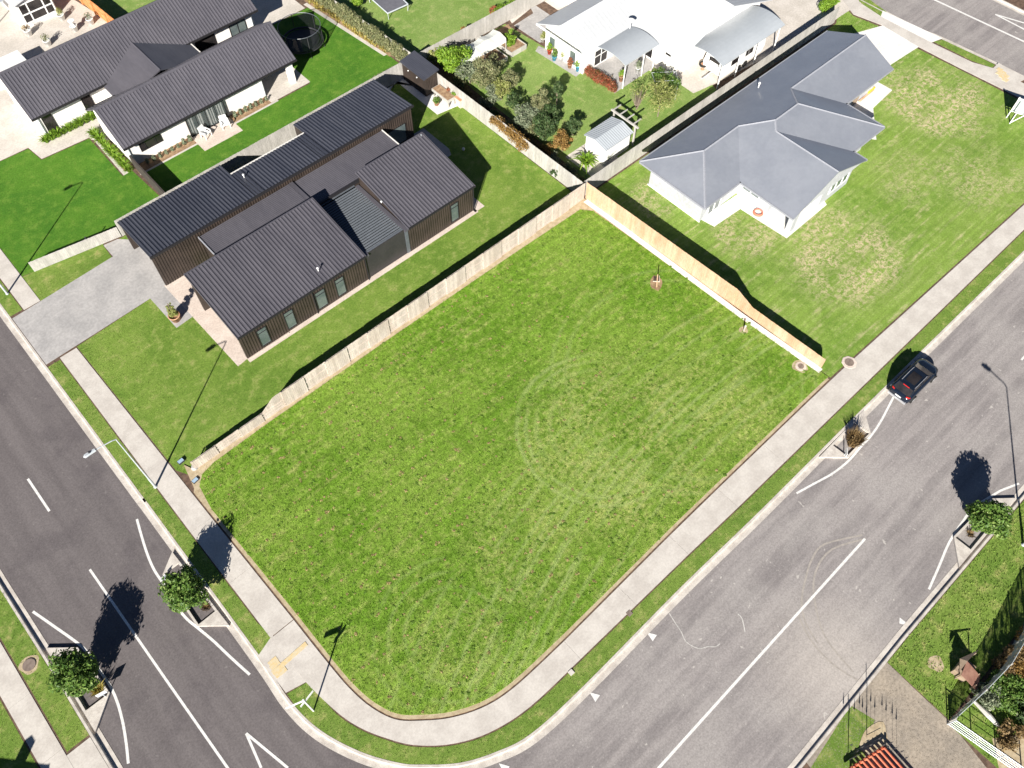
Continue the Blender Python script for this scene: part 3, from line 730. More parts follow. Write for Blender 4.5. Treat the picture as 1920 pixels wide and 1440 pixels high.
# low link roofs between the wings
MB().box(10.55, 25.6, 39.62, 42.94, 0, 2.46).build('link_wall', M['clad_brown'], D)
roof_x(D, 10.35, 2.56, 17.62, 2.60, 39.9, 42.78, M['roof_charcoal'], .15, .025)
roof_x(D, 17.95, 2.50, 25.8, 2.54, 39.9, 42.78, M['roof_charcoal'], .15, .025)
MB().box(17.64, 17.94, 39.9, 42.8, 2.4, 2.62).build('flashing', M['roof_charcoal'], D)
MB().box(10.30, 10.35, 39.9, 42.78, 2.45, 2.64).build('verge_trim', M['ridge_grey'], D)
MB().box(25.8, 25.85, 39.9, 42.78, 2.40, 2.62).build('verge_trim', M['off_white'], D)
MB().box(10.4, 25.8, 39.72, 39.9, 2.44, 2.66).build('gutter', M['trim_black'], D)
MB().box(25.62, 25.66, 40.2, 42.6, .1, 2.2).build('glass_door', M['glass_dark'], D)
# front wings
mb = MB()
prof = [(34.12, 0), (39.5, 0), (39.5, zf(39.5) - .1), (34.12, zf(34.12) - .1)]
mb.exx(prof, 9.1, 17.6); mb.exx(prof, 21.35, 27.12)
mb.exx([(34.12, 0), (34.32, 0), (34.32, zf(34.32) - .1), (34.12, zf(34.12) - .1)], 7.84, 9.1)
mb.exx([(39.3, 0), (39.5, 0), (39.5, zf(39.5) - .1), (39.3, zf(39.3) - .1)], 7.84, 9.1)
mb.build('wall', M['clad_brown'], D)
clad(D, 7.84, 17.6, 34.118, .05, zf(34.1) - .1, M['clad_brown']); clad(D, 21.35, 27.12, 34.118, .05, zf(34.1) - .1, M['clad_brown'])
roof_y(D, 7.78, 17.66, 33.98, zf(33.98), 39.6, zf(39.6), M['roof_charcoal'])
roof_y(D, 21.3, 27.2, 33.98, zf(33.98), 39.6, zf(39.6), M['roof_charcoal'])
for a, b in ((7.74, 17.7), (21.26, 27.24)):
    MB().box(a, b, 39.6, 39.7, zf(39.6) - .14, zf(39.6) + .05).build('ridge_cap', M['roof_charcoal'], D)
    MB().box(a, b, 33.88, 33.98, zf(33.98) - .12, zf(33.98) + .0).build('gutter', M['trim_black'], D)
for x in (7.74, 17.665, 21.255, 27.205):
    MB().add([(x, 33.9, zf(33.9) + .045), (x + .04, 33.9, zf(33.9) + .045), (x + .04, 39.6, zf(39.6) + .045), (x, 39.6, zf(39.6) + .045),
              (x, 33.9, zf(33.9) - .1), (x + .04, 33.9, zf(33.9) - .1), (x + .04, 39.6, zf(39.6) - .1), (x, 39.6, zf(39.6) - .1)],
             [(0, 1, 2, 3), (0, 4, 5, 1), (3, 2, 6, 7), (0, 3, 7, 4), (1, 5, 6, 2)]).build('barge_flashing', M['roof_charcoal'], D)
for x in (17.7, 21.02):
    MB().box(x, x + .26, 33.98, 39.6, 2.3, 2.46).build('pergola_beam', M['roof_charcoal'], D)
# louvred court
for i in range(25):
    y = 34.36 + i * .212
    MB().add([(17.98, y, 2.36), (21.0, y, 2.36), (21.0, y + .115, 2.40), (17.98, y + .115, 2.40), (17.98, y, 2.34), (21.0, y, 2.34), (21.0, y + .115, 2.38), (17.98, y + .115, 2.38)],
             [(0, 1, 2, 3), (7, 6, 5, 4), (0, 4, 5, 1), (3, 2, 6, 7)]).build('louvre_slat', M['louvre'], D)
MB().box(17.98, 21.0, 39.62, 39.72, 2.2, 2.5).build('louvre_frame', M['louvre'], D)
MB().box(17.98, 21.0, 34.2, 34.33, 2.2, 2.44).build('louvre_frame', M['louvre'], D)
MB().box(17.66, 21.02, 34.14, 34.2, .05, 2.42).build('screen_panel', M['panel_black'], D)
MB().box(21.04, 21.3, 34.1, 34.22, .05, 2.44).build('screen_post', M['louvre'], D)
MB().box(17.7, 21.3, 34.3, 39.6, .0, .05).build('court_floor', M['panel_black'], D)
def dw(ox, oy, TL, TR, BL, BR):
    xs = [yp(ox + p[0] * .1875, oy + p[1] * .1875, 34.1) for p in (TL, TR, BL, BR)]
    return (xs[0][0] + xs[2][0]) / 2, (xs[1][0] + xs[3][0]) / 2
for ox, oy, q in [(200, 420, ((1500, 1065), (1575, 1020), (1560, 1240), (1645, 1175))), (200, 420, ((1760, 890), (1840, 850), (1825, 1060), (1905, 1005))),
                  (540, 300, ((265, 1330), (350, 1280), (310, 1500), (400, 1450))), (540, 300, ((465, 1200), (540, 1165), (505, 1370), (585, 1325))),
                  (540, 300, ((1618, 450), (1690, 420), (1645, 625), (1705, 590)))]:
    a, b = dw(ox, oy, *q)
    window(D, a - .05, b + .05, 34.088, .28, 1.95, 'trim_black', 'glass', fw=.04, out=.045, bars=(1.6,))
for x in (13.35, 17.62, 27.14):
    MB().tube((x, 34.05, .02), (x, 34.05, 2.45), .035, n=6).build('downpipe', M['trim_black'], D)
a, b = yp(720, 258, 42.95)[0], yp(760, 240, 42.95)[0]
window(D, 26.3, 28.0, 42.915, .3, 1.9, 'trim_black', 'glass', fw=.04, out=.04)
vent(D, *gp(458, 333, 2.95), 2.95); vent(D, *gp(597, 508, 2.85), 2.85); vent(D, *gp(715, 378, 3.1), 3.0, h=.15)
vent(D, *gp(790, 256, 3.5), 3.5, 'galv', .03, .2)
MB().box(8.0, 11.0, 33.98, 34.06, .02, .05).build('step', M['concrete_pink'], D)

# ---------------------------------------------------------------- white house behind it
W = thing('white_house', 'white rendered house with two parallel dark ribbed gable roofs joined by a lower link', 'house', 11, 54)
hard(rect(11.1, 22.9, 54.6, 59.3)); hard(rect(7.4, 26.8, 61.9, 67.5)); hard(rect(13.2, 20.5, 58, 62))
def gable_x(parent, x0, x1, y0, y1, ze, zr, m, pitch=.255, over=.0, trim='roof_charcoal'):
    yr = (y0 + y1) / 2
    roof_y(parent, x0, x1, y0, ze, yr, zr, m, pitch); roof_y(parent, x0, x1, yr + .004, zr, y1, ze, m, pitch)
    MB().exx([(yr - .14, zr - .05), (yr, zr + .06), (yr + .14, zr - .05)], x0 - .02, x1 + .02).build('ridge_cap', M[trim], parent)
    MB().box(x0, x1, y0 - .1, y0, ze - .13, ze + .01).build('gutter', M['trim_black'], parent)
    MB().box(x0, x1, y1, y1 + .1, ze - .13, ze + .01).build('gutter', M['trim_black'], parent)
def gable_wall(mb, x0, x1, y0, y1, ze, zr, yl, yh):
    yr = (yl + yh) / 2; zz = lambda y: ze + (zr - ze) * (1 - abs(y - yr) / (yr - yl))
    return mb.exx([(y0, 0), (y1, 0), (y1, zz(y1) - .1), (yr, zr - .1), (y0, zz(y0) - .1)], x0, x1)
mb = MB(); gable_wall(mb, 11.1, 22.85, 54.7, 59.1, 2.35, 4.2, 54.0, 59.7)
mb.box(22.85, 25.5, 58.4, 58.7, 0, 2.9)
mb.build('wall', M['wall_white'], W)
MB().box(25.25, 25.65, 54.45, 55.0, 0, 2.5).build('porch_column', M['wall_white'], W)
MB().box(25.25, 25.65, 58.2, 58.8, 0, 2.6).build('porch_column', M['wall_white'], W)
MB().exx([(54.3, 2.4), (59.4, 2.4), (56.85, 4.05)], 25.3, 25.6).build('gable_panel', M['wall_white'], W)
gable_x(W, 10.75, 25.9, 54.0, 59.7, 2.35, 4.2, M['roof_charcoal'])
mb = MB(); gable_wall(mb, 7.5, 26.75, 62.0, 67.4, 2.4, 4.52, 61.35, 68.0); mb.build('wall', M['wall_white'], W)
gable_x(W, 7.2, 27.1, 61.35, 68.0, 2.4, 4.52, M['roof_charcoal'])
MB().box(13.35, 20.35, 58.8, 62.1, 0, 2.3).build('link_wall', M['wall_white'], W)
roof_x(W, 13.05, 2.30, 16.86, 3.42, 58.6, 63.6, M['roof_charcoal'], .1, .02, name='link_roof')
roof_x(W, 16.87, 3.42, 20.7, 2.30, 58.6, 63.6, M['roof_black_shade'], .1, .02, name='link_roof')  # slope away from the sun: shade put into its darker colour
MB().exy([(16.75, 3.38), (16.86, 3.47), (16.98, 3.38)], 58.6, 62.9).build('ridge_cap', M['roof_charcoal'], W)
MB().box(20.7, 20.78, 58.6, 61.3, 2.2, 2.34).build('gutter', M['off_white'], W)
window(W, 12.05, 13.85, 54.698, .85, 1.95, 'trim_black', 'glass_dark', (12.5, 13.35), fw=.05)
# wide sliding door with net curtains behind the glass
MB().box(15.98, 19.24, 54.6, 54.699, .04, 2.12).build('door_reveal', M['glass_dark'], W)
f = MB().box(15.96, 19.26, 54.5, 54.6, 2.07, 2.14).box(15.96, 19.26, 54.5, 54.6, .02, .09).box(15.96, 16.03, 54.5, 54.6, .09, 2.07).box(19.19, 19.26, 54.5, 54.6, .09, 2.07)
for u in (16.8, 17.6, 18.42): f.box(u - .025, u + .025, 54.51, 54.6, .09, 2.07)
f = f.build('sliding_door', M['trim_black'], W)
curtain(W, 16.1, 19.1, 54.575, .12, 2.0, ((16.55, 16.75), (17.35, 17.7), (18.25, 18.45)))
for a, b in ((16.03, 16.775), (16.825, 17.575), (17.625, 18.395), (18.445, 19.19)):
    MB().box(a, b, 54.515, 54.522, .09, 2.07).build('pane', M['glass_clear'], f)
for (pa, pb, z0, z1, k) in [((80, 213), (108, 247), .05, 2.1, 'glass_dark'), ((153, 182), (179, 203), .05, 2.1, 'glass_dark'), ((365, 83), (412, 92), .05, 2.1, 'glass_dark')]:  # third dark pane stands in for shading at the link's right
    x0 = yp(pa[0] + 4, (pa[1] + pb[1]) / 2 + 5, 62.0)[0]; x1 = yp(pb[0] - 3, (pa[1] + pb[1]) / 2, 62.0)[0]
    window(W, min(x0, x1 - .5), x1, 61.998, z0, z1, 'trim_black', k, fw=.05)
x0, x1 = yp(434, 68, 62.0)[0], yp(464, 55, 62.0)[0]
window(W, x0, x1, 61.998, .05, 2.1, 'trim_black', 'glass', ((x0 + x1) / 2,), fw=.05)
for x, y in ((22.8, 54.62), (11.2, 54.62), (26.6, 61.92), (7.7, 61.92)):
    MB().tube((x, y, .02), (x, y, 2.25), .045, n=6).build('downpipe', M['galv'], W)
MB().box(23.4, 23.6, 56.3, 56.5, 0, .75).box(23.2, 23.9, 56.1, 56.7, .75, .80).build('porch_table', M['timber_brown'], W)
tag(MB().box(11.02, 11.14, 49.4, 54.55, 0, 1.2).build('yard_wall', M['timber_dark']), 'short dark stained yard wall between the white house corner and the pale fence', 'wall')

# ---------------------------------------------------------------- grey house on the right
G = thing('grey_house', 'grey house with a many faced light grey hip roof and white terraces', 'house', 38.5, 22)
hard(rect(38.4, 59.5, 22.2, 27.6)); hard(rect(42.2, 49.4, 18.6, 23)); hard(rect(49, 53.3, 18.9, 23))
E_ = 2.35
def P3(p, z): return (*gp(p[0], p[1], z), z)
wH = (37.75, 27.95, E_); w0 = (37.75, 21.8, E_); inn = (41.5, 21.8, E_); s0 = (41.5, 17.05, E_); s1 = (49.95, 17.05, E_); n1 = (49.95, 18.27, E_)
e0 = (53.8, 18.27, E_); e1 = (53.8, 21.7, E_); g0 = (59.9, 21.7, E_); g1 = (59.9, 28.0, E_)
rW = (40.85, 24.9, 3.528); rM = (44.6, 24.9, 3.528); gR = (60.1, 24.9, 3.528); rE = (50.7, 24.9, 3.528)
sR_ = (45.725, 17.05, 3.956); sN = (45.725, 22.497, 3.956); kW = (46.366, 23.135, 4.199); kE = (48.934, 23.135, 4.199)
faces = [
    ('roof_face', [wH, rW, rM, kW, kE, rE, gR, g1]),              # long north slope
    ('roof_face', [wH, w0, rW]),
    ('roof_face', [w0, inn, rM, rW]),
    ('roof_face', [inn, s0, sR_, sN, kW, rM]),
    ('roof_face', [sR_, s1, n1, sN]),
    ('roof_face', [n1, e0, kE, kW, sN]),
    ('roof_face', [e0, e1, rE, kE]),
    ('roof_face', [e1, g0, gR, rE]),
]
for nm, fpts in faces:
    n = len(fpts); mb = MB()
    mb.add(fpts + [(p[0], p[1], p[2] - .07) for p in fpts], [tuple(range(n)), tuple(range(2 * n - 1, n - 1, -1))] + [(i, n + i, n + (i + 1) % n, (i + 1) % n) for i in range(n)])
    mb.build(nm, M['roof_grey'], G)
for a, b in [(wH, rW), (w0, rW), (rW, rM), (rM, kW), (kW, kE), (kE, rE), (rE, gR), (sR_, sN), (sN, kW), (e0, kE)]:
    d = (Vector(b) - Vector(a)); side = Vector((-d.y, d.x, 0)).normalized() * .085
    up = Vector((0, 0, .055)); lo = Vector((0, 0, .0))
    A, B = Vector(a), Vector(b)
    MB().add([A - side + lo, A + up, A + side + lo, B - side + lo, B + up, B + side + lo], [(0, 3, 4, 1), (1, 4, 5, 2), (0, 1, 2), (3, 5, 4)]).build('ridge_cap', M['ridge_grey'], G)
for a, b in [(w0, inn), (inn, s0), (wH, w0), (n1, e0), (e0, e1), (e1, g0), (g1, wH), (s1, n1)]:
    A, B = Vector(a), Vector(b); d = (B - A).normalized(); o = Vector((d.y, -d.x, 0)) * .05
    mb = MB(); x0, x1 = sorted((A.x, B.x)); y0, y1 = sorted((A.y, B.y))
    if abs(d.x) > .5: mb.box(x0, x1, y0 + (-.09 if a is not g1 else .0), y0 + (.0 if a is not g1 else .09), E_ - .13, E_ + .012)
    else:
        sx = -1 if a in (inn, wH) else 1
        mb.box(x0 + (sx * .09 if sx < 0 else 0), x0 + (0 if sx < 0 else .09), y0, y1, E_ - .13, E_ + .012)
    mb.build('gutter', M['ridge_grey'], G)
mb = MB()
mb.box(38.45, 59.5, 22.4, 27.35, 0, 2.3); mb.box(42.6, 49.4, 19.6, 22.6, 0, 2.3); mb.box(49.2, 53.2, 19.0, 22.5, 0, 2.3)
mb.box(45.9, 49.4, 17.55, 19.6, 0, 2.3)
mb.exy([(41.9, 2.25), (49.5, 2.25), (45.75, 3.85)], 17.2, 17.35)
mb.build('wall', M['wall_grey'], G)
MB().box(38.38, 38.45, 22.33, 27.42, 0, .09).build('plinth', M['concrete_white'], G)
MB().box(42.35, 42.85, 17.35, 17.75, 0, 2.3).build('porch_column', M['wall_grey'], G)
MB().exx([(21.85, 2.3), (27.9, 2.3), (24.9, 3.4)], 59.5, 59.6).build('gable_panel', M['wall_grey'], G)
window_x(G, 42.597, 20.5, 22.1, .75, 1.9, 'white', 'glass', (21.3,), fw=.09, out=.06)
window(G, 46.8, 49.0, 17.548, .7, 1.95, 'white', 'glass', (47.5, 48.25), fw=.09, out=.06)
window(G, 43.4, 44.9, 19.598, .3, 1.95, 'white', 'glass', (44.1,), fw=.08, out=.06)
window(G, 39.2, 40.6, 22.398, .05, 1.95, 'white', 'glass', (39.9,), fw=.08, out=.06)
window(G, 54.3, 56.0, 22.398, .05, 1.95, 'white', 'glass', fw=.08, out=.06)
MB().box(56.6, 57.4, 22.36, 22.399, .05, 1.95).build('front_door', M['timber_brown'], G)
vent(G, *gp(1424, 157, 3.3), 2.95, 'white', .07, .5)
tag(MB().torus((*gp(1421, 400), .06), .34, .05, 26, 8).torus((*gp(1421, 400), .13), .30, .045, 26, 8).build('garden_hose', M['hose'], smooth=True), 'coiled orange garden hose lying on the white terrace', 'hose')
mb = thing('timber_stack', 'orange and yellow planks lying on the white side terrace of the grey house', 'planks', *gp(1625, 178))
MB().tube((*gp(1610, 192), .1), (*gp(1637, 170), .1), .09, n=4).build('plank', M['timber_new'], mb)
MB().tube((*gp(1626, 178), .22), (*gp(1638, 168), .22), .1, n=4).build('plank', M['yellow'], mb)

# ---------------------------------------------------------------- house with the pale roof at the top
Rr = thing('pale_roof_house', 'white house with a very pale metal gable roof and curved blue grey canopies', 'house', 44, 40)
hard(rect(43.4, 60, 39.5, 44)); hard(rect(49, 60, 34, 50))
mb = MB(); gable_wall(mb, 43.6, 58, 39.5, 44.0, 2.35, 3.6, 38.95, 44.55)
mb.box(49.1, 59.2, 34.25, 50, 0, 2.3); mb.exy([(49.1, 2.3), (59.2, 2.3), (54.15, 4.1)], 34.25, 34.4)
mb.build('wall', M['wall_white'], Rr)
roof_y(Rr, 43.05, 54, 38.95, 2.35, 41.75, 3.6, M['roof_white'], .4, .004); roof_y(Rr, 43.05, 54, 41.754, 3.6, 44.55, 2.35, M['roof_white'], .4, .004)
roof_x(Rr, 48.45, 2.35, 54.15, 4.35, 33.6, 56, M['roof_white'], .4, .004); roof_x(Rr, 54.16, 4.35, 59.9, 2.35, 33.6, 56, M['roof_white'], .4, .004)
MB().exx([(41.6, 3.58), (41.75, 3.68), (41.9, 3.58)], 43.0, 51).build('ridge_cap', M['roof_white'], Rr)
MB().exy([(54.0, 4.33), (54.15, 4.43), (54.3, 4.33)], 33.6, 56).build('ridge_cap', M['roof_white'], Rr)
MB().box(43.0, 43.06, 38.95, 44.55, 2.2, 2.36).build('fascia', M['white'], Rr)
mb = MB().box(43.06, 48.4, 38.84, 38.95, 2.22, 2.36).box(48.34, 48.45, 33.6, 38.8, 2.22, 2.36); mb.build('gutter', M['white'], Rr)
for y in (43.15, 40.75): window_x(Rr, 43.598, y - .38, y + .38, .25, 1.95, 'white', 'glass', fw=.06, out=.05, bars=(1.55,))
window_x(Rr, 49.098, 35.0, 35.7, 1.3, 1.9, 'white', 'glass_dark', fw=.05)
window_x(Rr, 49.098, 36.9, 38.6, .1, 2.0, 'white', 'glass_dark', (37.7,), fw=.06)
window(Rr, 44.8, 46.4, 39.498, .1, 2.0, 'white', 'glass_dark', (45.6,), fw=.06, bars=(1.0,))
def bow(parent, x0, x1, y0, y1, z, b, m, name):
    n = 10; mb = MB(); v = []
    for i in range(n + 1):
        t = i / n; y = y0 + (y1 - y0) * t; zz = z + b * 4 * t * (1 - t)
        v += [(x0, y, zz), (x1, y, zz), (x0, y, zz - .06), (x1, y, zz - .06)]
    f = []
    for i in range(n):
        a, c = i * 4, i * 4 + 4
        f += [(a, a + 1, c + 1, c), (a + 2, c + 2, c + 3, a + 3), (a, c, c + 2, a + 2), (a + 1, a + 3, c + 3, c + 1)]
    f += [(0, 2, 3, 1), (n * 4, n * 4 + 1, n * 4 + 3, n * 4 + 2)]
    return MB().add(v, f).build(name, m, parent)
bow(Rr, 44.55, 48.45, 35.95, 39.0, 2.42, .28, M['roof_blue'], 'porch_canopy')
for x, y in ((44.75, 36.1), (47.0, 36.15), (48.3, 36.1)):
    MB().tube((x, y, 0), (x, y, 2.42), .05, n=6).build('porch_post', M['white'], Rr)
MB().box(44.6, 48.4, 36.0, 36.06, 2.28, 2.4).build('porch_beam', M['white'], Rr)
bow(Rr, 50.15, 57.9, 30.75, 34.25, 2.42, .35, M['roof_blue'], 'carport_canopy')
for x in (50.4, 52.6, 55.0, 57.6):
    MB().tube((x, 30.95, 0), (x, 30.95, 2.45), .06, n=6).build('carport_post', M['white'], Rr)
dish = gp(1183, 38, 3.75)
MB().lathe([(.02, 0), (.22, .05), (.33, .14)], (dish[0], dish[1], 3.6), 16).tube((dish[0], dish[1], 3.0), (dish[0], dish[1], 3.65), .03).build('satellite_dish', M['white'], Rr)

# ---------------------------------------------------------------- glazed white building in the top left corner
T = thing('conservatory', 'white building with a glazed grid front at the top left corner', 'house', 12.5, 75)
hard(rect(12.4, 15.6, 75.6, 90))
MB().box(12.5, 15.5, 75.75, 88, 0, 2.25).build('wall', M['wall_white'], T)
roof_x(T, 12.2, 2.3, 14.0, 2.75, 75.4, 88, M['roof_white'], .4, .004); roof_x(T, 14.01, 2.75, 15.8, 2.3, 75.4, 88, M['roof_white'], .4, .004)
window(T, 12.6, 15.4, 75.748, .35, 2.1, 'white', 'glass_dark', (13.35, 14.65), fw=.1, out=.08, bars=(1.15,))
bow(T, 9.6, 12.1, 77.0, 88, 2.2, .1, M['roof_blue'], 'side_canopy')
for y in (77.2, 80): MB().tube((9.75, y, 0), (9.75, y, 2.2), .06).build('canopy_post', M['white'], T)
wb = thing('garden_store', 'low white garden store with a flat lid against the dark roofed house', 'shed', 9, 70)
MB().box(7.4, 10.2, 69.6, 71.4, 0, 1.25).build('body', M['wall_white'], wb); MB().box(7.3, 10.3, 69.5, 71.5, 1.25, 1.33).build('lid', M['white'], wb)
# house out of view to the lower left: only its shadow reaches the picture
V = thing('corner_house', 'house beyond the left edge whose shadow falls over the lower left lawn', 'house', -22, 15)
hard(rect(-28, -18.4, 13, 19.8))
gable_wall(MB(), -27, -18.4, 13.6, 19.2, 2.35, 3.6, 13.0, 19.8).build('wall', M['wall_white'], V)
gable_x(V, -27.3, -18.1, 13.0, 19.8, 2.35, 3.6, M['roof_charcoal'])
MB().box(-18.9, -18.5, 17.6, 18.0, 2.6, 3.9).build('chimney', M['concrete_beige'], V)

# ================================================================== fences
def fence(label, p0, p1, m, bays, hfun, alt=False, name='paling_fence', pal=.12, rails=True, front=1, cat='fence', cap=True, postm=None):
    p0, p1 = Vector((*p0, 0)), Vector((*p1, 0)); L = (p1 - p0).length; d = (p1 - p0) / L; nrm = Vector((d.y, -d.x, 0)) * front
    root = thing(name, label, cat, p0.x, p0.y)
    ang = math.atan2(d.y, d.x)
    def bx(mb, s0, s1, a, b, z0, z1a, z1b=None):
        z1b = z1a if z1b is None else z1b
        A, B = p0 + d * s0, p0 + d * s1
        v = [A + nrm * a, B + nrm * a, B + nrm * b, A + nrm * b]
        vs = [(q.x, q.y, z0) for q in v] + [(v[0].x, v[0].y, z1a), (v[1].x, v[1].y, z1b), (v[2].x, v[2].y, z1b), (v[3].x, v[3].y, z1a)]
        fs = [(3, 2, 1, 0), (4, 5, 6, 7), (0, 1, 5, 4), (1, 2, 6, 5), (2, 3, 7, 6), (3, 0, 4, 7)]
        mb.add(vs, fs)
    bl = L / bays
    for i in range(bays + 1):
        s = i * bl; mb = MB(); bx(mb, max(s - .045, 0), min(s + .045, L), -.05, .05, 0, hfun(min(max(s, 0), L)) - .14)
        if alt and 0 < i < bays: bx(mb, s - .012, s + .012, .066, .15, .05, hfun(s))  # added strip blocks sunlight slipping through the step between bays
        mb.build('post', postm or m, root)
    for i in range(bays):
        s0, s1 = i * bl, (i + 1) * bl; side = 1; rs = -1 if (alt and i % 2) else 1
        mb = MB(); n = max(1, int((s1 - s0) / pal)); w = (s1 - s0) / n
        for k in range(n):
            a = s0 + k * w; j = random.uniform(-.012, .012)
            off = .075 + random.uniform(0, .006) + (.06 if alt and i % 2 == 0 else 0)
            bx(mb, a + .003, a + w - .003, off - .008, off + .008, .05, hfun(a) + j, hfun(a + w) + j)
        mb.build('palings', m, root, kind='stuff')
        if rails:
            rb = MB(); hm = min(hfun(s0), hfun(s1))
            for z in (.22, hm * .55, hm - .15):
                bx(rb, s0 + .05, s1 - .05, *((.02, .064) if rs > 0 else (.085, .125)), z, z + .07)
            rb.build('rail', m, root)
    return root
hA = lambda s: .95 if s < 5.0 else (.95 + .75 * (s - 5.0) if s < 6.0 else 1.68)
fence('pale timber fence along the left side of the empty lot with stepped low end', (1.15, 29.55), (33.85, 29.6), M['timber_pale'], 20, hA, alt=True)
hB = lambda s: 1.66 if s < 13.6 else (1.66 - (s - 13.6) * .45 if s < 15.0 else 1.03)
fence('new orange timber fence along the upper right side of the empty lot', (34.05, 29.5), (34.78, 8.8), M['timber_new'], 11, hB, front=1)
fence('weathered grey fence between the dark house lawn and the back garden trees', (33.85, 29.8), (33.7, 48.9), M['timber_grey'], 9, lambda s: 1.62, front=-1)
fence('weathered grey fence between the back garden and the grey house', (34.1, 29.8), (64.4, 29.85), M['timber_grey'], 14, lambda s: 1.6, front=1)
fence('long pale fence behind the dark house ending at the small black shed', (7.0, 49.05), (33.75, 49.05), M['timber_grey'], 11, lambda s: 1.6, front=1)
fence('weathered fence behind the shade canopy and raised garden beds', (33.95, 49.0), (52, 48.75), M['timber_grey'], 8, lambda s: 1.62, front=1)
lf = fence('low whitewashed fence beside the driveway of the dark house', (.9, 50.2), (6.95, 49.1), M['timber_grey'], 3, lambda s: 1.0, front=1)
MB().tube((4.85, 49.5, 0), (4.85, 49.5, 1.15), .045).build('gate_post', M['steel_dark'], lf)
fence('orange stained fence beside the glazed white building', (18.05, 69.2), (17.25, 82), M['timber_orange'], 6, lambda s: 1.35, front=1)
fence('pale fence behind the clipped hedge shrubs of the white house', (34.1, 49.3), (33.3, 66), M['timber_grey'], 7, lambda s: 1.15, front=-1)

# ================================================================== planted kerb islands
def isl(label, t1, o1, o2, t2, group='planted kerb islands in the road'):
    Q = [Vector((*gp(*p, .0), 0)) for p in (t1, o1, o2, t2)]
    c = sum(Q, Vector()) / 4
    root = thing('kerb_island', label, 'planter', c.x, c.y, -.12, group)
    ax = (Q[3] - Q[0]).normalized()
    i1 = Q[0] + ax * (Q[1] - Q[0]).dot(ax); i2 = Q[0] + ax * (Q[2] - Q[0]).dot(ax)
    t = lambda *ps: [(p.x, p.y) for p in ps]
    MB().prism(t(Q[0], Q[1], i1), -.13, .035).build('end_cap', M['kerb'], root)
    MB().prism(t(Q[3], i2, Q[2]), -.13, .035).build('end_cap', M['kerb'], root)
    out = (Q[1] - i1).normalized(); w = .12
    MB().prism(t(Q[1] + ax * .002, Q[2] - ax * .002, Q[2] - out * w - ax * .002, Q[1] - out * w + ax * .002), -.13, .032).build('side_wall', M['concrete'], root)
    MB().prism(t(i1 + ax * .002, i2 - ax * .002, i2 + out * w - ax * .002, i1 + out * w + ax * .002), -.13, .03).build('side_wall', M['concrete'], root)
    MB().prism(t(i1 + out * .05 + ax * .03, i2 + out * .05 - ax * .03, Q[2] - out * .05 - ax * .03, Q[1] - out * .05 + ax * .03), -.2, -.13).build('soil_bed', M['soil'], root)
    # flat channel left between the island and the kerb
    MB().prism(t(Q[0] - out * .01, Q[3] - out * .01, Q[3] - out * .42, Q[0] - out * .42), -.125, -.104).build('drain_channel', M['kerb'], root)
    return root, c, ax, out, i1, i2, Q
I1 = isl('concrete kerb island with a leafy tree beside the verge of the empty lot', (323, 1035), (305, 1078), (369, 1174), (430, 1173))
I2 = isl('concrete kerb island with a leafy tree on the far left kerb', (86, 1215), (146, 1214), (206, 1299), (179, 1373))
I3 = isl('concrete kerb island with a brown bush behind the parked car', (1536, 857), (1591, 858), (1633, 815), (1620, 769))
I4 = isl('concrete kerb island with a round tree beside the right hand street lamp', (1798, 1064), (1788, 1006), (1858, 935), (1905, 934))
def marker(label, px, py, z, rz, w=.34, h=.28):
    x, y = gp(px, py, z)
    r = thing('keep_left_sign', label, 'sign', x, y, -.1, 'small island signs', rz)
    MB().tube((0, 0, 0), (0, 0, z - h / 2 + .1), .03).build('post', M['galv'], r, True)
    b = MB().box(-w / 2, w / 2, -.015, .015, z - h / 2 + .1, z + h / 2 + .1).build('board', M['white'], r, True)
    b.rotation_euler = (0, 0, 0)
    MB().box(-w / 2 + .03, w / 2 - .03, -.019, -.016, z - h / 2 + .13, z - h / 2 + .19).box(-w / 2 + .03, w / 2 - .03, -.019, -.016, z + h / 2, z + h / 2 + .05).build('stripe', M['blue_lid'], r, True)
    return r
marker('small white and blue sign on the island by the far left kerb', 190, 1301, .6, math.radians(-10), .5, .35)
marker('small white sign tucked in the island beneath the brown bush', 1587, 848, .4, math.radians(40), .45, .35)
marker('small white sign beside the tree island next to the empty lot', 306, 1083, .3, math.radians(15), .35, .25)

# ================================================================== street lamps and signs
def lamp(label, x, y, rz):
    r = thing('street_lamp', label, 'street lamp', x, y, 0, 'street lamps', rz)
    MB().lathe([(.11, 0), (.11, .05), (.075, .07), (.07, 1.1), (.055, 1.15), (.035, 5.95)], n=10).build('pole', M['galv'], r, True)
    MB().path([(0, 0, 5.93), (.2, 0, 6.02), (1.15, 0, 6.16)], .032, 8).build('arm', M['galv'], r, True)
    MB().add([(1.1, -.09, 6.14), (1.7, -.12, 6.16), (1.78, 0, 6.17), (1.7, .12, 6.16), (1.1, .09, 6.14), (1.1, -.06, 6.24), (1.66, -.07, 6.25), (1.7, 0, 6.25), (1.66, .07, 6.25), (1.1, .06, 6.24)],
             [(4, 3, 2, 1, 0), (5, 6, 7, 8, 9), (0, 1, 6, 5), (1, 2, 7, 6), (2, 3, 8, 7), (3, 4, 9, 8), (4, 0, 5, 9)]).build('lamp_head', M['galv'], r, True)
    MB().lathe([(.07, 0), (.07, .06), (.03, .08)], (1.4, 0, 6.25), 10).build('photocell', M['steel_dark'], r, True)
    MB().box(1.15, 1.6, -.07, .07, 6.10, 6.135).build('lens', M['off_white'], r, True)
    return r
lb = gp(291.7, 913)
lamp('galvanised street lamp beside the footpath of the empty lot', lb[0], lb[1], math.pi)
lb2 = gp(14, 551); lamp('street lamp at the left edge by the driveway whose head leaves the frame', lb2[0], lb2[1], math.pi)
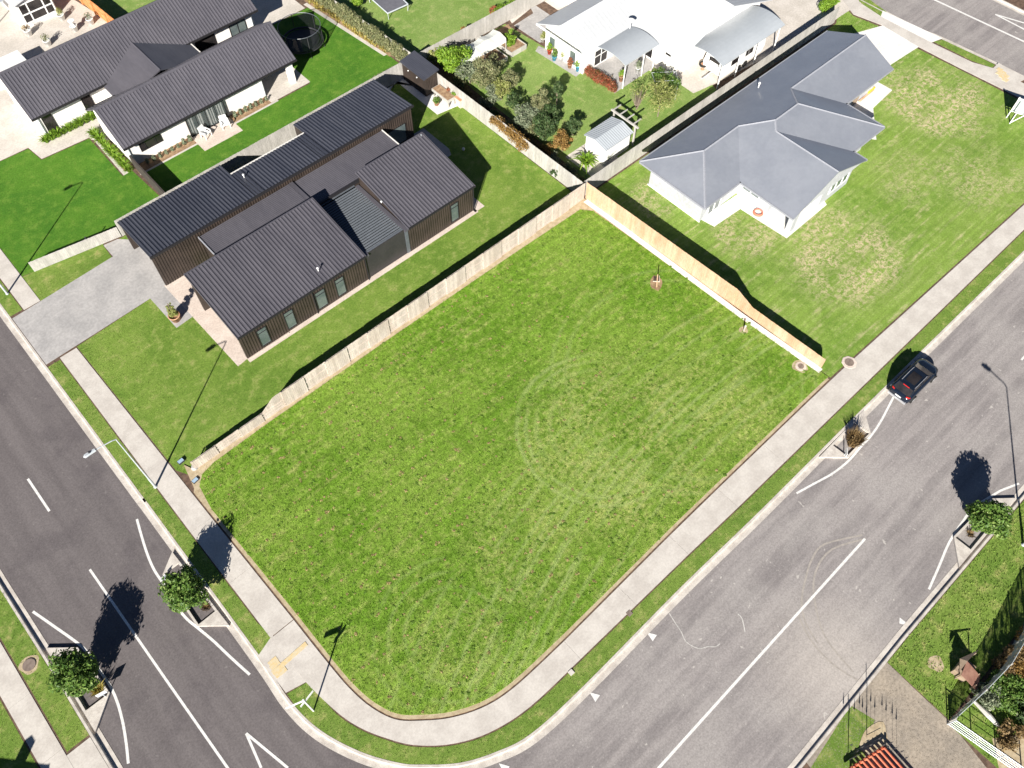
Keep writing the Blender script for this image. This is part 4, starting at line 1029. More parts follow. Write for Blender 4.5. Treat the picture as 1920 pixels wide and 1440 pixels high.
lb3 = gp(1918, 1022); lamp('street lamp on the right edge casting a long shadow across the road', lb3[0], lb3[1], math.pi / 2)
sb = gp(588, 1333)
sg = thing('street_name_sign', 'white post with two crossed street name blades at the corner footpath', 'sign', sb[0], sb[1])
MB().tube((0, 0, 0), (0, 0, 2.62), .045, .045, 10).build('post', M['white'], sg, True)
b1 = gp(543, 1323, 2.5); b0 = gp(566, 1313, 2.5); b3, b4 = gp(553, 1318, 2.3), gp(564, 1304, 2.3)
MB().box(-.05, .9, -.015, .015, 2.36, 2.56).turn(math.atan2(b1[1] - b0[1], b1[0] - b0[0])).build('blade', M['white'], sg, True)
MB().box(-.3, .62, -.015, .015, 2.12, 2.32).turn(math.atan2(b4[1] - b3[1], b4[0] - b3[0])).build('blade', M['white'], sg, True)
# for-sale style frame at the right edge
a_, b_ = gp(1887, 221), gp(1893, 232)
fs = thing('sign_frame', 'white timber framed sign board standing on the grey house lawn at the right edge', 'sign', a_[0] + .8, a_[1])
ex = (a_[0] + .3, a_[1] - 1.6)
for p in (a_, b_, (b_[0] + 1.0, b_[1] - 1.2)):
    MB().tube((p[0], p[1], 0), (p[0] + .05, p[1] - .05, 2.0), .045, n=4).build('frame_leg', M['white'], fs)
for z in (.7, 1.9):
    MB().tube((a_[0], a_[1], z), (b_[0] + 1.0, b_[1] - 1.2, z), .045, n=4).build('frame_rail', M['white'], fs)
MB().tube((b_[0], b_[1], .1), (b_[0] + 1.0, b_[1] - 1.2, 1.9), .04, n=4).build('brace', M['white'], fs)
MB().prism([(a_[0] + .1, a_[1]), (b_[0] + 1.0, b_[1] - 1.15), (b_[0] + 1.03, b_[1] - 1.12), (a_[0] + .13, a_[1] + .03)], .75, 1.9).build('board', M['galv'], fs)

# ================================================================== parked car
def loft(rings, close=True):
    mb = MB(); n = len(rings[0]); v = [p for r in rings for p in r]
    f = [(j * n + i, j * n + (i + 1) % n, (j + 1) * n + (i + 1) % n, (j + 1) * n + i) for j in range(len(rings) - 1) for i in range(n)]
    f += [tuple(range(n - 1, -1, -1)), tuple(range((len(rings) - 1) * n, len(rings) * n))]
    return mb.add(v, f)
car = thing('parked_car', 'dark blue sport utility car parked at the kerb', 'car', 38.1, 4.22, -.12)
def ring(x, hw, z0, z1, tuck=.06, crown=.02, k=1.0):     # lower body section, nose towards +x
    return [(x, -hw + tuck, z0), (x, hw - tuck, z0), (x, hw, z0 + .16), (x, hw, z1 - .14), (x, hw - .05, z1 - .03), (x, hw * .6, z1 + crown), (x, -hw * .6, z1 + crown), (x, -hw + .05, z1 - .03), (x, -hw, z1 - .14), (x, -hw, z0 + .16)]
LB = loft([ring(-1.84, .56, .34, .72), ring(-1.78, .66, .26, .80), ring(-1.62, .71, .22, .86), ring(-1.0, .735, .2, .88), ring(0, .74, .2, .87), ring(.75, .735, .2, .85, crown=.03), ring(1.3, .71, .2, .78, crown=.05), ring(1.62, .65, .22, .69, crown=.05), ring(1.78, .54, .26, .60, crown=.03), ring(1.84, .42, .32, .52)])
LB.build('body', M['car_paint'], car, True, True)
def cab(x, hw, z, r=.05): return [(x, -hw, z)], [(x, hw, z)]
base = [(-1.66, .60), (.92, .62)]; top = [(-1.28, .50), (.28, .52)]
zb, zt = .84, 1.29
gh = MB()
v = [(-1.68, -.60, zb), (-1.68, .60, zb), (1.02, .60, zb), (1.02, -.60, zb), (-1.34, -.50, zt), (-1.34, .50, zt), (.26, .51, zt), (.26, -.51, zt)]
gh.add(v, [(0, 4, 5, 1), (1, 5, 6, 2), (2, 6, 7, 3), (3, 7, 4, 0)])
gh.build('cabin_glass', M['glass_dark'], car, True)
MB().add([(-1.38, -.50, zt), (-1.38, .50, zt), (-1.05, .515, zt + .03), (-.4, .52, zt + .045), (.22, .515, zt + .015), (.22, -.515, zt + .015), (-.4, -.52, zt + .045), (-1.05, -.515, zt + .03)],
         [(0, 7, 6, 5, 4, 3, 2, 1)]).exy([(-1.36, zt - .05), (.24, zt - .05), (.22, zt + .012), (-.4, zt + .042), (-1.05, zt + .027)], -.505, .505).build('roof', M['car_paint'], car, True)
MB().box(-1.05, -.15, -.32, .32, zt + .044, zt + .052).build('sunroof', M['glass_dark'], car, True)
for s in (-1, 1):
    MB().path([(-1.2, s * .47, zt + .06), (-.4, s * .48, zt + .085), (.12, s * .47, zt + .05)], .016).build('roof_rail', M['silver'], car, True)
    for xa, xb in ((.98, .28), (-.42, -.40), (-1.66, -1.33)):
        MB().tube((xa, s * .605, zb), (xb, s * .515, zt), .035, .03, 5).build('pillar', M['car_paint'], car, True)
    MB().box(1.0, 1.14, s * .66 - .08 * (s < 0), s * .66 + .08 * (s > 0), .86, .96).move(-.12, s * .02).build('mirror', M['car_paint'], car, True)
    MB().add([(-1.74, s * .60, .62), (-1.80, s * .42, .62), (-1.72, s * .42, .92), (-1.66, s * .60, .92), (-1.62, s * .66, .62), (-1.60, s * .64, .92)], [(0, 1, 2, 3), (0, 3, 5, 4)]).move(-.03, 0).build('tail_light', M['red_lens'], car, True)
    MB().add([(1.62, s * .60, .58), (1.80, s * .40, .52), (1.76, s * .40, .62), (1.58, s * .58, .69)], [(0, 1, 2, 3)]).move(.015, 0, .02).build('headlight', M['galv'], car, True)
    for x in (-1.12, 1.14):
        w = MB(); n = 18; yy = s * .73
        ringo = [(x + .29 * math.cos(2 * math.pi * i / n), .29 + .29 * math.sin(2 * math.pi * i / n)) for i in range(n)]
        wheel = MB().exy(ringo, yy - .08, yy + .02 * s if s > 0 else yy + .08).build('wheel', M['tyre'], car, True)
        rim = [(x + .17 * math.cos(2 * math.pi * i / n), .29 + .17 * math.sin(2 * math.pi * i / n)) for i in range(n)]
        MB().exy(rim, min(yy, yy + s * .09), max(yy, yy + s * .09)).build('rim', M['silver'], wheel, True)
MB().add([(-1.38, -.22, zt + .02), (-1.42, -.22, zt - .01), (-1.42, .22, zt - .01), (-1.38, .22, zt + .02)], [(0, 1, 2, 3)]).build('brake_light', M['red_lens'], car, True)
MB().box(-1.86, -1.83, -.2, .2, .56, .66).build('number_plate', M['white'], car, True)
MB().box(-1.88, -1.7, -.62, .62, .30, .46).build('rear_bumper', M['silver'], car, True)

# ================================================================== back garden
ds = thing('black_shed', 'small black ribbed garden shed in the corner behind the dark house', 'shed', 32.3, 46)
hard(rect(32.2, 33.8, 46, 49))
MB().box(32.35, 33.6, 46.0, 48.85, 0, 1.75).build('wall', M['timber_dark'], ds)
us, hs = rib_profile(32.35, 33.6, .16, .02); clad(ds, 32.35, 33.6, 45.995, .03, 1.72, M['clad_brown'], .16)
us, hs = rib_profile(46.0, 48.85, .16, .025); n = len(us)
MB().add([(32.345 - k, u, .03) for u, k in zip(us, hs)] + [(32.345 - k, u, 1.72) for u, k in zip(us, hs)], [(n + i, n + i + 1, i + 1, i) for i in range(n - 1)]).build('cladding', M['clad_brown'], ds)
roof_x(ds, 32.2, 1.78, 33.75, 2.0, 45.85, 48.95, M['roof_black_shade'], .16, .025)
for y in (46.9, 48.0): MB().lathe([(.05, 0), (.06, .05), (.02, .08)], (32.28, y, 1.35), 8).build('wall_lamp', M['white'], ds)
sh = thing('white_shed', 'small white garden shed with a grey ribbed roof near the fence corner', 'shed', 37.4, 31)
hard(rect(37.3, 40.3, 30.9, 33.2))
mb = MB().exx([(31.0, 0), (33.0, 0), (33.0, 1.62), (32.0, 1.88), (31.0, 1.62)], 37.4, 40.1); mb.build('wall', M['white'], sh)
roof_y(sh, 37.3, 40.25, 30.85, 1.65, 32.0, 1.95, M['roof_blue'], .2, .02); roof_y(sh, 37.3, 40.25, 32.004, 1.95, 33.15, 1.65, M['roof_blue'], .2, .02)
MB().box(37.36, 37.4, 31.3, 32.5, .05, 1.5).build('door', M['off_white'], sh)
pg = thing('pergola', 'weathered open pergola frame attached beside the white shed', 'pergola', 41, 32)
for y in (31.0, 33.2):
    MB().box(40.5, 40.62, y - .05, y + .05, 0, 1.85).build('post', M['timber_grey'], pg)
MB().box(40.5, 40.62, 30.7, 33.5, 1.85, 1.98).build('beam', M['timber_grey'], pg)
for y in (31.2, 31.9, 32.6, 33.3):
    MB().box(40.45, 41.35, y - .035, y + .035, 1.98, 2.07).build('rafter', M['timber_grey'], pg)
pl = thing('planter_table', 'raised timber planter with small plants beside the black shed', 'planter', 33.2, 44.6)
hard(rect(32.9, 33.7, 43.6, 45.9))
MB().box(32.75, 33.55, 43.7, 45.7, .55, .78).build('planter_box', M['timber_grey'], pl); MB().box(32.8, 33.5, 43.75, 45.65, .75, .80).build('soil', M['mulch'], pl)
for x, y in ((32.85, 43.8), (33.45, 43.8), (32.85, 45.6), (33.45, 45.6)): MB().box(x - .05, x + .05, y - .05, y + .05, 0, .55).build('leg', M['timber_grey'], pl)
ch = thing('brick_planter', 'small terracotta box chimney standing on the lawn end of the white patio', 'planter', *gp(866, 196))
c = gp(866, 197); MB().box(c[0] - .35, c[0] + .3, c[1] - .25, c[1] + .35, 0, .75).build('body', M['concrete_pink'], ch); MB().box(c[0] - .4, c[0] + .35, c[1] - .3, c[1] + .4, .75, .82).build('cap', M['terracotta'], ch)
def pot(label, px, py, m, h=.35, r=.2, group=None, z=0, name='flower_pot'):
    x, y = gp(px, py, z) if px > 60 or py > 0 else (px, py)
    t_ = thing(name, label, 'plant pot', x, y, z, group)
    MB().lathe([(r * .68, 0), (r, h), (r * 1.08, h), (r * 1.08, h * 1.08), (r * .85, h * 1.08), (r * .85, h * .95)], n=14).build('pot', M[m], t_, True, True)
    return t_
# netted vegetable bed
cv = thing('shade_canopy', 'white shade cloth canopy stretched over a raised vegetable bed', 'canopy', 38.5, 46)
n = 14; v = []; f = []
for i in range(n + 1):
    t_ = i / n; x = 36.15 + (40.75 - 36.15) * t_; sag = .10 * abs(math.sin(t_ * math.pi * 3))
    v += [(x, 47.35 - sag * .8, 1.42 - sag), (x, 46.5, 1.62 - sag), (x, 45.75, 1.45 - sag * .6), (x, 45.68, 1.12)]
f = [(i * 4 + j, i * 4 + 4 + j, i * 4 + 5 + j, i * 4 + 1 + j) for i in range(n) for j in range(3)]
MB().add(v, f).build('cloth', M['shade_cloth'], cv)
for x, y in ((36.2, 45.7), (38.4, 45.7), (40.7, 45.7), (36.2, 47.3), (38.4, 47.3), (40.7, 47.3)):
    MB().tube((x, y, 0), (x, y, 1.4), .035).build('pole', M['timber_grey'], cv)
def bed(label, x0, x1, y0, y1, h):
    r = thing('raised_bed', label, 'garden bed', x0, y0); hard(rect(x0, x1, y0, y1))
    for a in ((x0, x1, y0, y0 + .06), (x0, x1, y1 - .06, y1), (x0, x0 + .06, y0 + .061, y1 - .061), (x1 - .06, x1, y0 + .061, y1 - .061)):
        MB().box(*a, 0, h).build('board', M['timber_grey'], r)
    MB().box(x0 + .06, x1 - .06, y0 + .06, y1 - .06, 0, h - .06).build('soil', M['mulch'], r)
bed('raised timber vegetable bed under the white shade canopy', 37.3, 40.2, 44.9, 46.9, .42)
bed('smaller raised timber bed beside the canopy on the garden lawn', 40.7, 42.4, 45.0, 46.7, .45)
bed('weathered raised bed against the fence behind the canopy', 37.6, 40.4, 47.6, 48.6, .3)
cl = thing('clothesline', 'thin folding clothesline on a post by the pale roof house', 'clothesline', 46.9, 32.3)
MB().tube((46.9, 32.35, 0), (46.9, 32.35, 1.9), .035).build('post', M['galv'], cl)
MB().path([(46.9, 32.4, 1.88), (45.4, 33.5, 1.88), (46.0, 34.4, 1.88), (47.5, 33.2, 1.88), (46.9, 32.4, 1.88)], .018).build('line_frame', M['galv'], cl)
cvn = thing('caravan', 'white caravan parked under the curved carport canopy', 'caravan', 53.5, 32.2)
MB().exy([(51.3, .35), (56.3, .35), (56.6, .9), (56.4, 1.9), (51.6, 1.95), (51.15, 1.0)], 31.3, 33.3).build('body', M['white'], cvn)
window_x(cvn, 51.32, 31.8, 32.8, 1.05, 1.6, 'trim_black', 'glass_dark', fw=.04, out=.12)
for a, b in ((52.2, 53.0), (54.0, 54.9)): window(cvn, a, b, 31.298, 1.05, 1.55, 'trim_black', 'glass_dark', fw=.04, out=.02)
for x in (53.4, 54.2):
    MB().exy([(x + .27 * math.cos(i * math.pi / 8), .27 + .27 * math.sin(i * math.pi / 8)) for i in range(16)], 31.25, 31.4).build('wheel', M['tyre'], cvn)
MB().tube((51.2, 32.3, .45), (50.0, 32.3, .4), .05).build('drawbar', M['galv'], cvn)
hr = thing('hose_reel', 'round dark hose reel beside the caravan on the pale yard', 'hose reel', *gp(1317, 130))
MB().torus((0, 0, .5), .3, .09, 20, 6).build('reel', M['tyre'], hr, True); MB().lathe([(.2, 0), (.05, .05), (.05, .5), (.26, .52)], n=12).build('stand', M['terracotta'], hr, True)

# ================================================================== trampolines
t1c = gp(553, 62, .6)
t1 = thing('trampoline', 'round black netted trampoline in the shade behind the white house', 'trampoline', t1c[0] - .1, t1c[1] - 1.25)
tx, ty = 0, 0; Rt = 1.75
MB().lathe([(.01, .66), (Rt - .3, .67), (Rt - .29, .64)], n=28).build('jumping_mat', M['tramp'], t1, True)
MB().torus((0, 0, .68), Rt - .12, .09, 30, 6).build('pad', M['tramp'], t1, True, True)
MB().torus((0, 0, .62), Rt, .035, 30, 6).build('frame', M['steel_dark'], t1, True)
MB().torus((0, 0, 2.0), Rt, .025, 30, 6).build('top_ring', M['louvre'], t1, True)
for i in range(6):
    a = i * math.pi / 3 + .3; x, y = Rt * math.cos(a), Rt * math.sin(a)
    MB().tube((x, y, 0), (x, y, 2.02), .03).build('net_pole', M['steel_dark'], t1, True)
nn = 30; v = []; 
for i in range(nn):
    a = 2 * math.pi * i / nn; v += [(Rt * math.cos(a) * .99, Rt * math.sin(a) * .99, .7), (Rt * math.cos(a) * .99, Rt * math.sin(a) * .99, 1.98)]
MB().add(v, [(2 * i, 2 * ((i + 1) % nn), 2 * ((i + 1) % nn) + 1, 2 * i + 1) for i in range(nn)]).build('net', M['net_black'], t1, True)
A_ = [gp(690, -8, .65), gp(727, 25, .65), gp(765, 8, .65), gp(735, -22, .65)]
cx, cy = sum(p[0] for p in A_) / 4, sum(p[1] for p in A_) / 4
t2 = thing('trampoline', 'rectangular grey trampoline on the lawn at the top edge', 'trampoline', cx, cy)
MB().prism([(cx + (p[0] - cx) * .92, cy + (p[1] - cy) * .92) for p in A_], .63, .65).build('jumping_mat', M['tramp_grey'], t2)
MB().path([(*p, .65) for p in A_] + [(*A_[0], .65)], .06).build('frame', M['galv'], t2)
for p in A_: MB().tube((p[0], p[1], .65), (p[0] + (cx - p[0]) * .05, p[1] + (cy - p[1]) * .05, 0), .03).build('leg', M['galv'], t2)

# ================================================================== small things
def cover(label, px, py, r, pad_r=None, z=.02, n=18, name='manhole_cover'):
    x, y = gp(px, py); t_ = thing(name, label, 'manhole', x, y, z)
    if pad_r: MB().lathe([(pad_r, 0), (pad_r * .98, .03)], n=8 if pad_r > .45 else 14).build('surround', M['concrete_pink'], t_, True)
    MB().lathe([(r, .0), (r, .045), (r * .9, .05)], n=n).build('lid', M['iron'], t_, True)
cover('rusty round manhole cover set beside the right hand footpath', 1592, 680, .30, .5, .01)
cover('round access cover in a dry ring near the end of the orange fence', 1501, 688, .2, .36, .062)
cover('rusty manhole cover in the grass strip at the far left', 55, 1247, .34, None, .006)
def boxlid(label, px, py, m, rz):
    x, y = gp(px, py); r = thing('service_box', label, 'utility box', x, y, 0.0, None, rz)
    MB().box(-.2, .2, -.13, .13, 0, .13).build('body', M['steel_dark'], r, True); MB().box(-.17, .17, -.105, .105, .13, .16).build('lid', M[m], r, True)
boxlid('pale blue lidded service box on the dark house side of the fence end', 340, 866, 'blue_lid', .1)
boxlid('bright blue lidded service box on bare soil beside the footpath', 367, 902, 'blue_lid', .15)
c = gp(363, 880); tag(MB().lathe([(.2, 0), (.2, .1), (.12, .28), (.13, .32)], (c[0] + .1, c[1], .0), 12).build('toby_marker', M['concrete_grey']), 'short grey concrete marker stub at the low fence end', 'marker')
c = gp(1180, 1150); tag(MB().box(c[0] - .14, c[0] + .14, c[1] - .14, c[1] + .14, 0, .035).build('valve_cover', M['iron']), 'small dark square valve cover in the right hand verge', 'valve cover')
c = gp(1071, 1261); tag(MB().box(c[0] - .13, c[0] + .13, c[1] - .13, c[1] + .13, 0, .06).build('concrete_block', M['concrete']), 'small white concrete block at the lower edge of the footpath', 'block')
c = gp(869, 282); tag(MB().lathe([(.02, 0), (.09, .03), (.13, .13), (.09, .23), (.02, .26)], (c[0], c[1], .006), 14).build('ball', M['off_white'], smooth=True), 'pale ball lying on the shaded lawn of the dark house', 'ball')
# dug hole with spade-like stake on the lot
c = gp(1230, 532)
hole = thing('survey_pit', 'small dug soil pit with a leaning timber stake on the empty lot', 'pit', c[0], c[1], .06)
MB().prism([(.62 * (1 + .15 * math.sin(4 * a)) * math.cos(a), .42 * math.sin(a)) for a in [i * math.pi / 8 for i in range(16)]], -.02, .03).turn(.75).build('spoil', M['mulch'], hole, True)
MB().box(.12, .55, -.18, .18, .031, .05).turn(.75).build('hole', M['soil'], hole, True)
MB().box(.1, .6, -.23, -.19, .03, .12).box(.08, .12, -.23, .23, .03, .1).turn(.75).build('edge_board', M['timber_pale'], hole, True)
MB().tube((-.25, -.28, 0), (-.02, .02, .95), .035, n=4).build('stake', M['timber_new'], hole, True)
c = gp(1394, 622)
st = thing('survey_stake', 'short timber survey stake near the orange fence', 'stake', c[0], c[1], .06)
MB().box(-.04, .04, -.04, .04, 0, .55).build('peg', M['timber_pale'], st, True); MB().box(-.045, .045, -.045, .045, .55, .6).build('painted_top', M['white'], st, True)
# potted spiral topiary by the drive
c = gp(331, 603)
tp_ = pot('terracotta pot with a clipped yellow green conifer beside the dark house entrance', 331, 600, 'terracotta', .5, .38)
# garden chairs of the white house
def chair(label, px, py, rz):
    x, y = gp(px, py); r = thing('garden_chair', label, 'chair', x, y, .015, 'white chairs on the terrace', rz)
    MB().box(-.28, .28, -.28, .28, .32, .38).build('seat', M['white'], r, True)
    MB().add([(-.28, .22, .38), (.28, .22, .38), (.28, .36, .85), (-.28, .36, .85), (-.28, .28, .38), (.28, .28, .38), (.28, .42, .85), (-.28, .42, .85)], [(0, 1, 2, 3), (7, 6, 5, 4), (0, 3, 7, 4), (1, 5, 6, 2), (3, 2, 6, 7)]).build('backrest', M['white'], r, True)
    for sx in (-1, 1):
        MB().box(sx * .31 - .035, sx * .31 + .035, -.28, .3, .52, .57).build('armrest', M['white'], r, True)
        for yy in (-.25, .25): MB().box(sx * .31 - .03, sx * .31 + .03, yy - .03, yy + .03, 0, .52).build('leg', M['white'], r, True)
chair('white garden chair on the terrace nearer the glass door centre', 388, 256, math.radians(20))
chair('white garden chair at the right end of the terrace', 424, 238, math.radians(-15))

# ================================================================== near right corner: gate, net fence, rake
net = thing('net_fence', 'sagging grey shade net fence along the overgrown corner plot', 'fence', 22.2, -8.8)
pts = [(22.15, -8.75), (24.3, -8.95), (26.2, -9.05), (28.0, -8.85), (29.6, -8.65), (32, -8.6), (36, -8.6), (42, -8.6)]
hts = [.7, 1.15, 1.5, 1.6, 1.65, 1.7, 1.7, 1.7]
n = 60; v = []
def along(t_):
    k = t_ * (len(pts) - 1); i = min(int(k), len(pts) - 2); q = k - i
    return (pts[i][0] + (pts[i + 1][0] - pts[i][0]) * q, pts[i][1] + (pts[i + 1][1] - pts[i][1]) * q, hts[i] + (hts[i + 1] - hts[i]) * q)
for i in range(n + 1):
    x, y, h = along(i / n); w = .05 * math.sin(i * 1.7)
    v += [(x, y + w, .03), (x, y + .04 - w, h * .5), (x, y - w * .6, h + .03 * math.sin(i * 2.3))]
MB().add(v, [(i * 3 + j, i * 3 + 3 + j, i * 3 + 4 + j, i * 3 + 1 + j) for i in range(n) for j in range(2)]).build('net', M['shade_net'], net)
for p, h in zip(pts, hts): MB().tube((p[0], p[1], 0), (p[0], p[1], h + .08), .045).build('post', M['timber_grey'], net)
MB().path([(*along(i / 20)[:2], along(i / 20)[2]) for i in range(21)], .015).build('top_wire', M['galv'], net)
gt = thing('tube_gate', 'white tubular metal farm gate at the gravel entrance', 'gate', 22.0, -8.7)
ga, gb = (21.95, -8.75), (22.55, -12.6)
for z in (.1, .32, .55, .78, 1.0): MB().tube((*ga, z), (*gb, z), .014 if z < .95 and z > .2 else .024).build('rail', M['galv'], gt)
for t_ in (0, .33, .66, 1): 
    x, y = ga[0] + (gb[0] - ga[0]) * t_, ga[1] + (gb[1] - ga[1]) * t_; MB().tube((x, y, .0 if t_ in (0, 1) else .12), (x, y, 1.05), .035).build('stile', M['galv'], gt)
ke = thing('pump_kennel', 'small low shelter with one rusty and one beige roof panel beside the net fence', 'shelter', 24.9, -7.7)
c = (24.75, -7.75)
MB().box(c[0] - .45, c[0] + .5, c[1] - .35, c[1] + .35, 0, .55).build('body', M['timber_brown'], ke)
MB().add([(c[0] - .65, c[1] + .05, 1.0), (c[0] + .15, c[1] + .25, 1.05), (c[0] + .25, c[1] - .75, .55), (c[0] - .5, c[1] - 1.0, .5)] + [(c[0] - .65, c[1] + .05, .95), (c[0] + .15, c[1] + .25, 1.0), (c[0] + .25, c[1] - .75, .5), (c[0] - .5, c[1] - 1.0, .45)], [(0, 3, 2, 1), (4, 5, 6, 7), (0, 1, 5, 4), (1, 2, 6, 5), (2, 3, 7, 6), (3, 0, 4, 7)]).build('roof_panel', mat('rust_panel', (.20, .10, .075), (.27, .15, .11), 2, .6), ke)
MB().add([(c[0] - .62, c[1] + .2, 1.03), (c[0] + .0, c[1] + .55, 1.0), (c[0] + 1.25, c[1] + .1, .78), (c[0] + .15, c[1] + .22, 1.07)] + [(c[0] - .62, c[1] + .2, .98), (c[0] + .0, c[1] + .55, .95), (c[0] + 1.25, c[1] + .1, .73), (c[0] + .15, c[1] + .22, 1.02)], [(0, 3, 2, 1), (4, 5, 6, 7), (0, 1, 5, 4), (1, 2, 6, 5), (2, 3, 7, 6), (3, 0, 4, 7)]).build('roof_panel', M['timber_brown'], ke)
for x, y in ((c[0] - .55, c[1] - .0), (c[0] + 1.0, c[1] + .1), (c[0] - .4, c[1] - .8), (c[0] + .2, c[1] - .6)): MB().tube((x, y, 0), (x, y, .75), .035).build('leg', M['timber_brown'], ke)
lg = thing('white_log', 'bleached white log lying in the overgrown corner plot', 'log', *gp(1845, 1335))
MB().tube((*gp(1820, 1312), .12), (*gp(1850, 1342), .16), .07, .15, 8).tube((*gp(1850, 1342), .16), (*gp(1873, 1366), .14), .15, .09, 8).build('trunk', M['timber_grey'], lg)
MB().tube((*gp(1822, 1314), .14), (*gp(1812, 1309), .2), .05, .02, 6).build('branch', M['bark'], lg)
rk = thing('hay_rake', 'red farm rake with long bars and upright tines at the bottom edge', 'farm implement', *gp(1640, 1420))
P0 = gp(1605, 1420, .7); P1 = gp(1660, 1395, .8); P2 = gp(1700, 1440, .8)
ax_ = Vector((P2[0] - P1[0], P2[1] - P1[1], 0)).normalized(); sd = Vector((-ax_.y, ax_.x, 0))
o = Vector((*gp(1662, 1402, .75), 0))
for i in range(9):
    a = o - sd * (-.02 + i * .2) - ax_ * .05; b = a + ax_ * 2.4
    a = Vector((*gp(1662 - i * 8.2, 1400 + i * 5.0, .75), .75)); b = a + Vector((ax_.x, ax_.y, 0)) * 2.2
    MB().tube((a.x, a.y, .42), (b.x, b.y, .42), .055, n=6).build('bar', M['red_paint'], rk)
a = gp(1664, 1398, .75); b = gp(1592, 1444, .75)
MB().tube((*a, .34), (*b, .34), .08, n=6).build('frame_beam', M['red_paint'], rk)
for p, h in ((gp(1625, 1378), 1.9), (gp(1590, 1425), 1.7)):
    MB().tube((*p, 0), (*p, h), .02).build('tall_tine', M['steel_dark'], rk)
for i, (px, py) in enumerate([(1620, 1392), (1626, 1400), (1600, 1412), (1590, 1400), (1642, 1388), (1650, 1400), (1664, 1396), (1672, 1406), (1610, 1404), (1634, 1410), (1684, 1412), (1692, 1424)]):
    p = gp(px, py, .72); MB().tube((*p, .42), (p[0], p[1], 1.15), .006, .006, 4).tube((p[0], p[1], 1.15), (p[0] + .03, p[1], 1.45), .04, .006, 5).build('tine', M['steel_dark'], rk)  # hair-thin rods with thick raised tips, shaped for their short separate shadows
for px, py in ((1600, 1440), (1665, 1400), (1690, 1460)):
    p = gp(px, py, .4); MB().tube((*p, 0), (*p, .42), .06).build('wheel_leg', M['steel_dark'], rk)
tagp = MB().prism([(gp(1640, 1385)[0] + .9 * math.cos(a) * (1 + .2 * math.sin(3 * a)), gp(1640, 1385)[1] + .55 * math.sin(a)) for a in [i * math.pi / 9 for i in range(18)]], -.02, .02)
struct(tagp.build('straw_patch', M['straw']))

# ================================================================== vegetation
def leaf_cloud(blobs, n, size, up=.35, squash=.85):
    """kite-shaped leaves spread through a set of clumps (x, y, z, r)"""
    bl = np.array(blobs, float); w = bl[:, 3] ** 2; w /= w.sum()
    idx = rng.choice(len(bl), n, p=w)
    d = rng.normal(size=(n, 3)); d /= np.linalg.norm(d, axis=1)[:, None]
    rad = bl[idx, 3] * rng.random(n) ** .45
    c = bl[idx, :3] + d * rad[:, None] * np.array([1, 1, squash])
    nr = d * .8 + rng.normal(size=(n, 3)) * .55 + np.array([0, 0, up]); nr /= np.linalg.norm(nr, axis=1)[:, None]
    a = np.cross(nr, rng.normal(size=(n, 3))); a /= np.linalg.norm(a, axis=1)[:, None]
    b = np.cross(nr, a)
    s = size * (.6 + .8 * rng.random(n))[:, None]
    v = np.stack([c - a * s, c + b * s * .48, c + a * s, c - b * s * .48], 1).reshape(-1, 3)
    return v
def cloud_obj(name, v, m, parent, local=True, kind=None):
    n = len(v) // 4
    me = bpy.data.meshes.new(name)
    me.from_pydata((v * S).tolist(), [], np.arange(n * 4).reshape(-1, 4).tolist())
    return put(me, name, m, parent, local, False, kind)
def clumps(R, h, n, z0, rr=.42, flat=1.0):
    """clump centres filling an uneven ellipsoid crown"""
    out = []
    for i in range(n):
        a = 2.399 * i + random.uniform(-.4, .4); t = (i + .5) / n; zz = 1 - 2 * t
        q = math.sqrt(max(0, 1 - zz * zz)); k = random.uniform(.5, .95)
        out.append((R * k * q * math.cos(a), R * k * q * math.sin(a), z0 + h * .5 * (1 + zz * k * flat), R * rr * random.uniform(.5, 1.3)))
    out.append((0, 0, z0 + h * .5, R * .55))
    return out
def tree(label, x, y, R, h, z0, leafm, n, size, cat='tree', name='tree', z=0, group=None, ncl=12, trunk=.06, lean=0.0, limbs=5):
    t_ = thing(name, label, cat, x, y, z, group)
    bl = clumps(R, h, ncl, z0)
    mb = MB(); top = (lean, 0, z0 + h * .45)
    mb.tube((0, 0, 0), top, trunk, trunk * .5, 7)
    for i in range(limbs):
        b = bl[(i * 3 + 1) % len(bl)]; s = .35 + .12 * i
        mb.tube((top[0] * s, 0, z0 * .7 + (top[2] - z0 * .7) * s * .8), b[:3], trunk * .42, trunk * .12, 5)
    mb.build('trunk', M['bark'], t_, True)
    cloud_obj('crown', leaf_cloud(bl, n, size), M[leafm], t_)
    return t_
def under(px, py, zc): return gp(px, py, zc)
x, y = under(345, 1102, 1.55); tree('round leafy green tree on the island beside the empty lot verge', x, y, 1.12, 2.0, .62, 'leaf_green', 5200, .095, z=-.12, ncl=26)
x, y = under(140, 1262, 1.6); tree('round leafy green tree on the island at the far left kerb', x, y, 1.15, 2.3, .55, 'leaf_green', 5600, .095, z=-.12, ncl=26)
x, y = under(1854, 968, 1.5); tree('bushy green tree on the island near the right edge', x, y, 1.08, 2.4, .35, 'leaf_green', 5200, .095, z=-.12, ncl=26)
